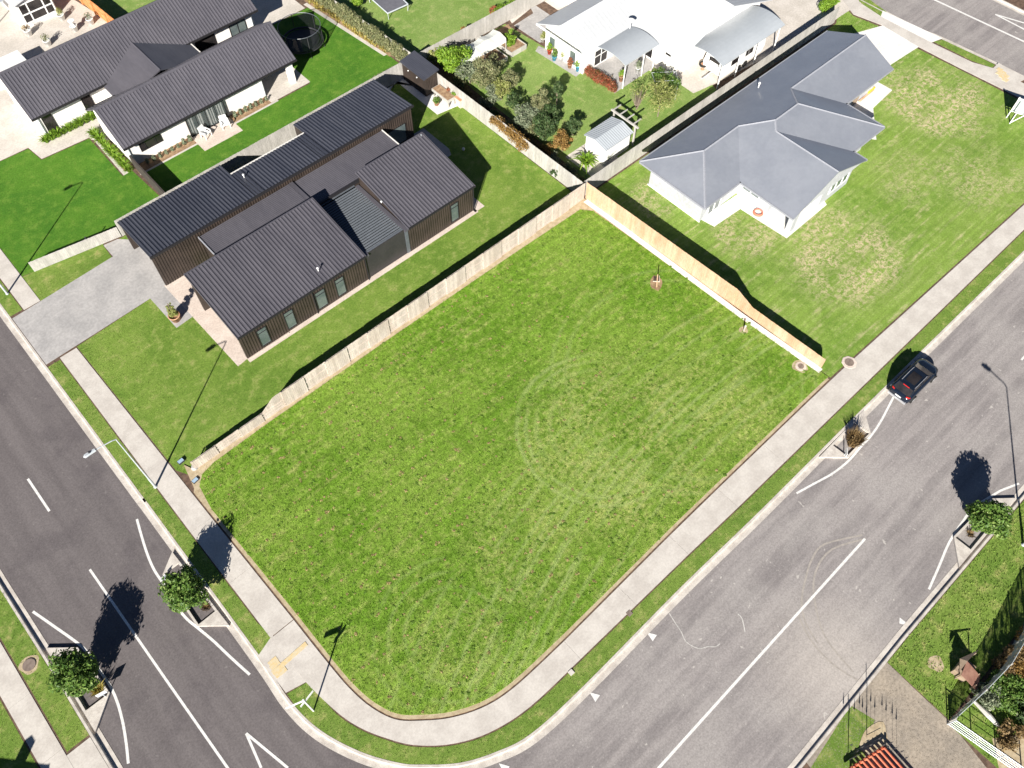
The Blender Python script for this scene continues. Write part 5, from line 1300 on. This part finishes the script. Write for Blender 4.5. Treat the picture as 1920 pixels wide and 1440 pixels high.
# brown spiky bush on the island behind the car
x, y = under(1601, 826, .25)
bb = thing('brown_bush', 'dry brown grassy bush in the island behind the parked car', 'bush', x, y, -.13)
def spikes(n, L, spread, base=.12, w=.02, droop=.25):
    v = []
    for i in range(n):
        a = random.uniform(0, 2 * math.pi); s = random.uniform(.15, 1) * spread; l = L * random.uniform(.55, 1.1)
        bx_, by_ = base * random.uniform(0, 1) * math.cos(a), base * random.uniform(0, 1) * math.sin(a)
        mx, my, mz = bx_ + s * l * .5 * math.cos(a), by_ + s * l * .5 * math.sin(a), l * .62
        ex_, ey_, ez = bx_ + s * l * math.cos(a), by_ + s * l * math.sin(a), l * (1 - droop * s)
        px_, py_ = -math.sin(a) * w, math.cos(a) * w
        v += [(bx_ - px_, by_ - py_, 0), (bx_ + px_, by_ + py_, 0), (mx + px_, my + py_, mz), (mx - px_, my - py_, mz),
              (mx - px_, my - py_, mz), (mx + px_, my + py_, mz), (ex_ + px_ * .1, ey_ + py_ * .1, ez), (ex_ - px_ * .1, ey_ - py_ * .1, ez)]
    return np.array(v)
cloud_obj('foliage', np.vstack([spikes(420, 1.15, .5, .35, .018), leaf_cloud([(0, 0, .5, .5), (.2, .1, .7, .35)], 600, .06)]), M['leaf_brown'], bb)
for lab, px, py, m, n, L in [('straw coloured grass clump in the far left island', 183, 1292, 'leaf_grassy', 260, .6), ('low pale grass clump in the island beside the empty lot', 386, 1137, 'leaf_brown', 90, .35), ('small dry tuft in the right edge island', 1822, 1000, 'leaf_brown', 80, .3)]:
    x, y = gp(px, py, .1); t_ = thing('grass_clump', lab, 'plant', x, y, -.13); cloud_obj('foliage', spikes(n, L, .8, .2, .016), M[m], t_)

# clipped spiral conifer in its pot
cc = [(0.16 * math.cos(k * 1.25), .16 * math.sin(k * 1.25), .55 + .075 * k, .20 - .008 * k) for k in range(16)]
cloud_obj('plant', leaf_cloud(cc, 1800, .045), M['leaf_yellow'], tp_)
MB().tube((0, 0, .4), (0, 0, 1.8), .03).build('stem', M['bark'], tp_, True)

# trees and shrubs of the back garden
GT = [('bright lime green citrus tree beside the black shed', 846, 112, 1.35, 1.34, 2.13, .45, 'leaf_lime', 6120, .10),
      ('small yellow green shrub at the fence junction', 813, 102, .8, 0.70, 1.01, .3, 'leaf_yellow', 1530, .08),
      ('sparse grey green shrub next to the citrus tree', 880, 137, 1.0, 0.96, 1.68, .35, 'leaf_sage', 2210, .07),
      ('tall olive green shrub near the raised beds', 912, 140, 1.4, 1.02, 2.46, .4, 'leaf_olive', 4080, .07),
      ('pale yellow green shrub leaning over the garden bed', 940, 168, 1.0, 0.70, 1.68, .3, 'leaf_yellow', 2040, .06),
      ('dense dark green shrub shading the lawn', 955, 150, 1.2, 0.77, 1.79, .4, 'leaf_olive', 2550, .07),
      ('spreading dark leaved shrub along the garden fence', 985, 218, 1.0, 1.09, 1.68, .3, 'leaf_sage', 4080, .075),
      ('tall sage green shrub in the middle of the garden row', 1012, 195, 1.5, 0.77, 2.24, .4, 'leaf_olive', 3230, .06),
      ('slim dark green shrub on the lawn side of the row', 1045, 168, 1.5, 0.51, 1.79, .6, 'leaf_dark', 1530, .07),
      ('dark glossy citrus shrub with yellow fruit by the fence', 1022, 240, .9, 0.96, 1.57, .25, 'leaf_dark', 3740, .075),
      ('brownish bronze shrub at the lower end of the row', 1055, 268, .8, 0.77, 1.46, .2, 'leaf_rust', 2550, .06),
      ('upright dark green shrub beside the shed path', 1075, 235, 1.0, 0.58, 1.68, .25, 'leaf_dark', 2040, .07),
      ('bright green bush on the lawn beside the raised bed', 955, 75, .7, 0.58, 1.34, .15, 'leaf_lime', 1870, .07),
      ('airy yellow green tree standing near the pergola', 1240, 180, 2.0, 1.41, 1.68, 1.5, 'leaf_yellow', 2890, .06),
      ('dark leafy bush beside the clothesline', 1248, 160, 1.0, 1.15, 1.79, .3, 'leaf_green', 3740, .08),
      ('olive shrub wedged between the citrus tree and the raised bed', 925, 118, 1.2, .8, 1.6, .3, 'leaf_olive', 1900, .07),
      ('pale sage shrub low beside the garden fence below the olive shrub', 922, 172, .8, .7, 1.2, .2, 'leaf_sage', 1500, .065),
      ('deep green shrub behind the orange vine on the garden fence', 962, 188, .9, .75, 1.3, .25, 'leaf_dark', 1700, .075),
      ('grey green shrub just above the lower citrus shrub', 1002, 240, .8, .7, 1.1, .2, 'leaf_olive', 1500, .065),
      ('dark round shrub on the lawn edge near the tall sage shrub', 1036, 212, 1.0, .7, 1.5, .25, 'leaf_dark', 1700, .075),
      ('small blue green shrub against the dark house fence', 1043, 322, .5, 0.42, 1.01, .1, 'leaf_dark', 850, .06)]
LOW = [(35.0, 32.2, 'leaf_olive'), (34.9, 33.6, 'leaf_sage'), (35.3, 35.0, 'leaf_rust'), (34.8, 36.6, 'leaf_brown'), (35.1, 38.6, 'leaf_olive'), (34.9, 40.4, 'leaf_dark'), (35.2, 42.0, 'leaf_sage'), (35.0, 44.0, 'leaf_brown'), (35.4, 45.4, 'leaf_olive'), (34.7, 31.0, 'leaf_yellow')]
for i, (x, y, lm) in enumerate(LOW):
    t_ = thing('low_shrub', ['first', 'second', 'third', 'fourth', 'fifth', 'sixth', 'seventh', 'eighth', 'ninth', 'zeroth'][i].replace('zeroth', 'nearest') + ' low shrub from the fence corner in the dark bed under the garden trees', 'shrub', x, y, 0, 'low shrubs under the garden trees')
    cloud_obj('foliage', leaf_cloud([(random.uniform(-.3, .3), random.uniform(-.5, .5), random.uniform(.1, .45), .32) for _ in range(6)], 900, .06), M[lm], t_)
    MB().tube((0, 0, 0), (0, 0, .3), .02).build('stem', M['bark'], t_, True)
for lab, px, py, zc, R, h, z0, lm, n, s in GT:
    x, y = under(px, py, zc); tree(lab, x, y, R, h, z0, lm, n, s, cat='tree' if h > 1.8 else 'shrub', name='garden_tree' if h > 1.8 else 'garden_shrub', ncl=14, trunk=.05)
bt = thing('bare_tree', 'thin upright bare branched tree beside the pergola', 'tree', *gp(1193, 208))
mb = MB(); pts_ = []
for i in range(22):
    a = i * 2.4; r = .35 + .45 * random.random(); h = 1.4 + 1.0 * random.random()
    m1 = (r * .4 * math.cos(a), r * .4 * math.sin(a), h * .5); e = (r * math.cos(a), r * math.sin(a), h)
    mb.tube((0, 0, .15), m1, .03, .02, 5).tube(m1, e, .02, .006, 4); pts_.append((*e, .22))
mb.build('branches', M['bark'], bt, True)
cloud_obj('leaves', leaf_cloud(pts_, 420, .05), M['leaf_yellow'], bt)
vn = thing('trailing_vine', 'rust orange climbing vine spilling over the garden fence', 'vine', 33.7, 37.6)
bl = [(random.uniform(-.35, .15), yy + random.uniform(-.2, .2), 1.5 - random.uniform(0, .35), random.uniform(.3, .45)) for yy in np.linspace(-1.9, 1.6, 22)] + [(-.3, -1.4, .9, .25), (-.3, -1.6, .6, .2)]
cloud_obj('foliage', leaf_cloud(bl, 5200, .06), M['leaf_rust'], vn)
MB().path([(.15, -.2, 0), (.1, -.1, .8), (-.02, .1, 1.65)], .03).build('stem', M['bark'], vn, True)
fn = thing('tree_fern', 'bright yellow green fern in the fence corner', 'fern', *gp(1098, 310))
cloud_obj('fronds', spikes(90, 1.15, 1.15, .05, .07, .55), M['leaf_lime'], fn)
MB().tube((0, 0, 0), (0, 0, .3), .08).build('stump', M['bark'], fn, True)
fx = thing('flax_clump', 'blue grey spiky flax in front of the white shed', 'plant', *gp(1135, 300))
cloud_obj('blades', spikes(150, 1.1, .6, .3, .02, .3), M['leaf_sage'], fx)
# red and bronze hedge below the curved porch
rh = thing('red_hedge', 'clipped bronze and red hedge below the curved porch canopy', 'hedge', *gp(1124, 150))
bl = []
for i in range(16):
    t_ = i / 15; p = gp(1100 + 52 * t_, 132 + 33 * t_, .35); c0 = gp(1124, 150)
    for s in (-.28, .28): bl.append((p[0] - c0[0] + s * .6 + random.uniform(-.1, .1), p[1] - c0[1] + s * .6, .4 + random.uniform(-.1, .15), .34))
cloud_obj('foliage', leaf_cloud(bl, 5200, .06), M['leaf_red'], rh)
MB().tube((0, 0, 0), (.1, .1, .4), .05).tube((.8, -.6, 0), (.8, -.6, .4), .05).build('stems', M['bark'], rh, True)
for lab, px, py, m, lm, h in [('red glazed pot with bright leaves beside the pale roof house', 1030, 101, 'red_pot', 'leaf_lime', .4), ('orange pot with yellow flowers by the white wall', 1042, 104, 'terracotta', 'leaf_yellow', .35),
                              ('turquoise pot beside the first white wall window', 1039, 113, 'blue_pot', 'leaf_green', .35), ('white pot with ferny leaves on the side patio', 1056, 113, 'white', 'leaf_yellow', .35),
                              ('terracotta pot with pink plant below the second window', 1068, 127, 'terracotta', 'leaf_red', .35), ('large blue pot with lime leaves at the patio corner', 1083, 133, 'blue_pot', 'leaf_lime', .45),
                              ('terracotta pot with lime plant at the porch corner post', 1164, 152, 'terracotta', 'leaf_lime', .45), ('white pot with pale shrub beside the middle porch post', 1195, 137, 'white', 'leaf_sage', .5),
                              ('white pot with a tree on the dark deck corner', 1018, 78, 'off_white', 'leaf_yellow', .3)]:
    p_ = pot(lab, px, py, m, h, .2); cloud_obj('plant', leaf_cloud([(0, 0, h + .25, .3), (.1, .05, h + .45, .2)], 260, .06), M[lm], p_)
for i, (lab, px, py, lm) in enumerate([('white pot with twiggy shrub in the middle of the top left courtyard', 92, 85, 'leaf_olive'), ('white pot with dry plant at the left end of the glazed front', 56, 66, 'leaf_brown'), ('white pot at the right end of the glazed front', 118, 37, 'leaf_yellow'), ('white round pot beside the orange fence', 172, 45, 'leaf_sage'), ('tall white urn with flowers in the top left courtyard', 142, 58, 'off')]):
    p_ = pot(lab, px, py, 'white', .5, .3)
    if lm != 'off': cloud_obj('plant', leaf_cloud([(0, 0, .8, .35)], 160, .06), M[lm], p_)
    else: MB().lathe([(.2, .5), (.12, .7), (.3, 1.0)], n=12).build('urn_top', M['white'], p_, True)
p_ = pot('potted plant standing alone on the sunny white patio', 819, 197, 'terracotta', .3, .22); cloud_obj('plant', leaf_cloud([(0, 0, .5, .3)], 300, .07), M['leaf_green'], p_)
for i, (px, py, lm) in enumerate([(828, 152, 'leaf_green'), (852, 176, 'leaf_lime'), (842, 168, 'leaf_red')]):
    x, y = gp(px, py, .85); t_ = thing('seedling', ['dark seedling in the raised planter beside the black shed', 'lime green seedling at the lower end of the raised planter', 'reddish seedling in the middle of the raised planter'][i], 'plant', x - .0, y, .78)
    cloud_obj('leaves', leaf_cloud([(0, 0, .15, .22)], 160, .06), M[lm], t_)
# row of dark pots in the shade behind the dark house
for i in range(4):
    px, py = 722 + i * 10, 160 - i * 6
    p_ = pot('dark plant pot in the shady row against the pale fence', px, py, 'steel_dark', .4, .2, 'dark pots in the shade'); cloud_obj('plant', leaf_cloud([(0, 0, .6, .25)], 150, .07), M['leaf_red' if i % 2 else 'leaf_dark'], p_)
    p_['label'] = ['dark plant pot nearest the dark house roof in the shady row', 'second dark pot from the dark house roof in the shady row', 'third dark pot from the dark house roof in the shady row', 'dark pot nearest the black shed in the shady row'][i]

ORD = 'first second third fourth fifth sixth seventh eighth ninth tenth eleventh twelfth thirteenth fourteenth fifteenth sixteenth seventeenth eighteenth nineteenth twentieth'.split()
# yellow flax rows and small shrubs at the white house
fl = thing('yellow_flax', 'first strappy yellow plant from the left in the row by the white house forecourt', 'plant', 7.5, 61.6, 0, 'yellow flax row by the forecourt')
cloud_obj('leaves', spikes(110, .7, .9, .12, .03, .5), M['leaf_lime'], fl)
rows_ = [((87, 263), (172, 221), 9, 'yellow flax row by the forecourt', 'strappy yellow plant from the left in the row by the white house forecourt'),
         ((176, 250), (241, 318), 11, 'yellow flax row in the edged bed', 'strappy yellow plant from the top in the edged bed at the white house corner')]
first = True
for a, b, n, grp, lab in rows_:
    for i in range(n):
        p = gp(a[0] + (b[0] - a[0]) * i / (n - 1), a[1] + (b[1] - a[1]) * i / (n - 1), .2)
        if first: fl.location = (p[0] * S, p[1] * S, 0); first = False
        else: dup(fl, p[0], p[1], 0, random.uniform(0, 6), ORD[i] + ' ' + lab, grp, random.uniform(.8, 1.15))
wp = thing('bed_shrub', 'first small upright shrub from the left in the mulch bed left of the terrace', 'shrub', 12, 54.2, 0, 'shrubs in the left mulch bed')
cloud_obj('leaves', leaf_cloud([(0, 0, .2, .16), (0, 0, .42, .14)], 150, .06), M['leaf_sage'], wp)
MB().tube((0, 0, 0), (0, 0, .35), .02).build('stem', M['bark'], wp, True)
for i in range(8):
    x = 12.0 + i * .52
    if i: dup(wp, x, 54.15, 0, i, ORD[i] + ' small upright shrub from the left in the mulch bed left of the terrace', None, random.uniform(.8, 1.2))
for i in range(7): dup(wp, 19.7 + i * .48, 54.15, 0, i * 2, ORD[i] + ' small upright shrub from the terrace in the mulch bed right of it', 'shrubs in the right mulch bed', random.uniform(.8, 1.2))
# hedge of clipped shrubs along the fences of the white house
hs = thing('hedge_shrub', 'first olive hedge shrub from the top edge along the white house side fence', 'shrub', 33.5, 60, 0, 'side fence hedge of the white house')
cloud_obj('foliage', leaf_cloud([(0, 0, .35, .42), (.05, .05, .8, .42), (-.05, 0, 1.2, .32)], 900, .07), M['leaf_olive'], hs)
MB().tube((0, 0, 0), (0, 0, .8), .03).build('stem', M['bark'], hs, True)
ys = np.linspace(63.5, 50.3, 19)
for i, yv in enumerate(ys):
    xv = 33.72 - (yv - 50.3) * .045
    if i == 0: hs.location = (xv * S, yv * S, 0)
    else: dup(hs, xv, yv, 0, i * 1.3, ORD[i] + ' olive hedge shrub from the top edge along the white house side fence', None, random.uniform(.85, 1.12))
for i in range(9):
    dup(hs, 29.6 + i * .46, 49.55, 0, i * 1.7, ORD[i] + ' small olive hedge shrub from the left in the row along the back fence corner', 'back fence hedge of the white house', random.uniform(.62, .85))
yg = MB(); v = []
for i in range(46):
    t_ = i / 45; xx = 32.55 + t_ * .85 + random.uniform(-.2, .2); yy = 62.8 - t_ * 10.2
    s_ = spikes(14, .42, 1.0, .12, .022, .5); s_[:, 0] += xx; s_[:, 1] += yy; v.append(s_)
gc = cloud_obj('yellow_groundcover', np.vstack(v), M['leaf_grassy'], None); gc['kind'] = 'stuff'; gc['label'] = 'yellow strappy ground cover strip beside the hedge'; gc['category'] = 'ground cover'
def hedge(label, px, py, R, n, lm, pts3, group=None, size=.08):
    c0 = gp(px, py); t_ = thing('hedge', label, 'hedge', c0[0], c0[1])
    cloud_obj('foliage', leaf_cloud(pts3, n, size), M[lm], t_); MB().tube((0, 0, 0), (0, 0, .5), .06).build('stem', M['bark'], t_, True)
hedge('bright lime rounded hedge at the top beside the concrete path', 952, 27, .8, 4200, 'leaf_lime', [(dx * .55, random.uniform(-.1, .1), .55 + .1 * (dx % 2), .6) for dx in range(-2, 4)])
hedge('small reddish bush beside the lime hedge', 928, 30, .5, 900, 'leaf_red', [(0, 0, .5, .5)])
hedge('bright green clipped hedge at the far end of the garden fence', 1548, 18, .8, 2600, 'leaf_lime', [(dx * .5, 0, .6, .55) for dx in range(-1, 3)])
hedge('rust coloured shrub behind the shade canopy', 872, 75, .5, 900, 'leaf_rust', [(0, 0, .6, .42), (0, .1, .95, .3)])
hedge('lime bush behind the hedge near the top trampoline', 672, 14, .5, 900, 'leaf_lime', [(0, 0, .7, .5)])

# overgrown corner plot at the lower right
px_ = [(1900, 1215, 'leaf_brown'), (1880, 1250, 'leaf_brown'), (1915, 1255, 'leaf_rust'), (1905, 1290, 'leaf_green'), (1870, 1285, 'leaf_green'), (1890, 1320, 'leaf_green'), (1918, 1330, 'leaf_dark'), (1850, 1300, 'leaf_sage'), (1905, 1180, 'leaf_rust'), (1935, 1230, 'leaf_brown'), (1940, 1290, 'leaf_green')]
labs = ['browned leafy shrub against the middle of the net fence', 'browned sprawling shrub nearest the shelter side of the net', 'rusty orange shrub at the right edge behind the net', 'green shrub low at the right edge', 'light green weedy bush behind the net fence bend', 'green weedy mound above the white log', 'dark green shrub at the right edge above the log', 'grey green weeds between net fence and log', 'rusty shrub high on the right edge by the net', 'brown bush cut by the right edge', 'green bush cut by the right edge']
for (a, b, lm), lab in zip(px_, labs):
    x, y = gp(a, b, .3); R = random.uniform(.65, .9)
    if y > -8.9 - R * .3: y = -8.9 - R * .35
    t_ = thing('wild_shrub', lab, 'shrub', x, y)
    cloud_obj('foliage', leaf_cloud([(random.uniform(-.6, .6) * R, random.uniform(-.6, .6) * R, random.uniform(.15, .5), R * .45) for _ in range(9)], 1500, .08), M[lm], t_)
    MB().tube((0, 0, 0), (0, 0, .3), .03).build('stem', M['bark'], t_, True)
dk = thing('bramble', 'tangled brown bramble heap at the bottom right corner', 'shrub', *gp(1895, 1385))
cloud_obj('foliage', leaf_cloud([(random.uniform(-.7, .9), random.uniform(-.6, .6), random.uniform(.1, .5), .35) for _ in range(10)], 1500, .07), M['leaf_brown'], dk); MB().tube((0, 0, 0), (.1, 0, .4), .03).build('stem', M['bark'], dk, True)

# ================================================================== grass blades and clods
def inside(pts, X, Y):
    r = np.zeros(len(X), bool); n = len(pts)
    for i in range(n):
        x0, y0 = pts[i]; x1, y1 = pts[(i + 1) % n]
        if y0 == y1: continue
        c = ((y0 > Y) != (y1 > Y)) & (X < (x1 - x0) * (Y - y0) / (y1 - y0) + x0)
        r ^= c
    return r
HB = [(np.array(h), min(p[0] for p in h), max(p[0] for p in h), min(p[1] for p in h), max(p[1] for p in h)) for h in HARD]
def scatter(pts, dens):
    P = np.array(pts); x0, y0 = P.min(0); x1, y1 = P.max(0)
    n = int((x1 - x0) * (y1 - y0) * dens)
    X = rng.uniform(x0, x1, n); Y = rng.uniform(y0, y1, n)
    k = inside(pts, X, Y)
    # only what the picture could show, with a margin for other viewpoints
    d = np.stack([X, Y, np.full(n, -H)], 1)
    zc = d @ np.array(FWD); u = 960 + 1600 * (d @ np.array(RGT)) / zc; w = 720 - 1600 * (d @ np.array(UPV)) / zc
    k &= (u > -160) & (u < 2080) & (w > -140) & (w < 1580)
    X, Y = X[k], Y[k]; k = np.ones(len(X), bool)
    for h, a, b, c, e in HB:
        if b < x0 or a > x1 or e < y0 or c > y1: continue
        k &= ~inside(h.tolist(), X, Y)
    return X[k], Y[k]
def blades(X, Y, z, h, nb=3):
    n = len(X); vs = []
    for j in range(nb):
        a = rng.uniform(0, 2 * np.pi, n); l = h * rng.uniform(.5, 1.3, n); w = h * .24 * rng.uniform(.7, 1.3, n)
        ox, oy = X + rng.normal(0, h * .3, n), Y + rng.normal(0, h * .3, n); ln = rng.uniform(.3, 1.0, n) * l
        px, py = -np.sin(a) * w, np.cos(a) * w
        vs.append(np.stack([np.stack([ox - px, oy - py, np.full(n, z)], 1), np.stack([ox + px, oy + py, np.full(n, z)], 1),
                            np.stack([ox + np.cos(a) * ln, oy + np.sin(a) * ln, z + l], 1)], 1))
    return np.concatenate(vs).reshape(-1, 3)
acc = {}
for key, pts, z, dens, hgt in LAWNS:
    X, Y = scatter(pts, dens)
    if len(X): acc.setdefault(key, []).append(blades(X, Y, z - .004, hgt))
names = dict(lot='long uneven grass of the empty lot', neat='short dark mown grass of the white house', darkh='mown grass around the dark house', grey='patchy dry grass around the grey house', garden='pale garden grass behind the fence', verge='verge grass along the streets')
for key, vs in acc.items():
    v = np.vstack(vs); me = bpy.data.meshes.new('grass'); n = len(v) // 3
    me.vertices.add(len(v)); me.vertices.foreach_set('co', (v * S).ravel())
    me.loops.add(n * 3); me.loops.foreach_set('vertex_index', np.arange(n * 3, dtype=np.int32))
    me.polygons.add(n); me.polygons.foreach_set('loop_start', np.arange(0, n * 3, 3, dtype=np.int32))
    me.update(calc_edges=True)
    o = put(me, 'grass', M['tuft_' + key], kind='stuff'); o['label'] = names[key]; o['category'] = 'grass'
# weeds and soil clods of the lot, in mown rows
X, Y = scatter(lot, 1.5)
yy = np.round(Y / .95) * .95 + rng.normal(0, .07, len(Y)); sel = (X < 26) & (yy > 8.5) & (yy < 28.6); X, yy = X[sel], yy[sel]
rk_ = rng.random(len(X)) < np.where(X < 17, 1.0, .45); X, yy = X[rk_], yy[rk_]
k = inside(lot, X, yy); X, yy = X[k], yy[k]
bl = np.stack([X, yy, np.full(len(X), .075), rng.uniform(.04, .11, len(X))], 1)
v = leaf_cloud(bl, len(X) * 14, .04, up=2.5, squash=.12)
o = cloud_obj('soil_clods', v, M['clod'], None); o['kind'] = 'stuff'; o['label'] = 'small brown soil clods dotted in rows over the empty lot'; o['category'] = 'soil'
X, Y = scatter(lot, 1.4)
v = leaf_cloud(np.stack([X, Y, np.full(len(X), .085), rng.uniform(.05, .12, len(X))], 1), len(X) * 12, .05, up=3.0, squash=.12)
o = cloud_obj('weeds', v, M['leaf_weed'], None); o['kind'] = 'stuff'; o['label'] = 'broad leaved weeds scattered through the empty lot'; o['category'] = 'weeds'
# pebbles on the gravel entrance
gpoly = [gp(1600, 1310), gp(1662, 1250), gp(1690, 1290), gp(1775, 1355), gp(1850, 1440), gp(1520, 1440)]
P = np.array(gpoly); X = rng.uniform(P[:, 0].min(), P[:, 0].max(), 9000); Y = rng.uniform(P[:, 1].min(), P[:, 1].max(), 9000)
k = inside(gpoly, X, Y); X, Y = X[k], Y[k]
v = leaf_cloud(np.stack([X, Y, np.full(len(X), .010), np.full(len(X), .012)], 1), len(X), .02, up=4.0)
o = cloud_obj('loose_gravel', v, M['gravel'], None); o['kind'] = 'stuff'; o['label'] = 'loose gravel at the farm entrance'; o['category'] = 'gravel'
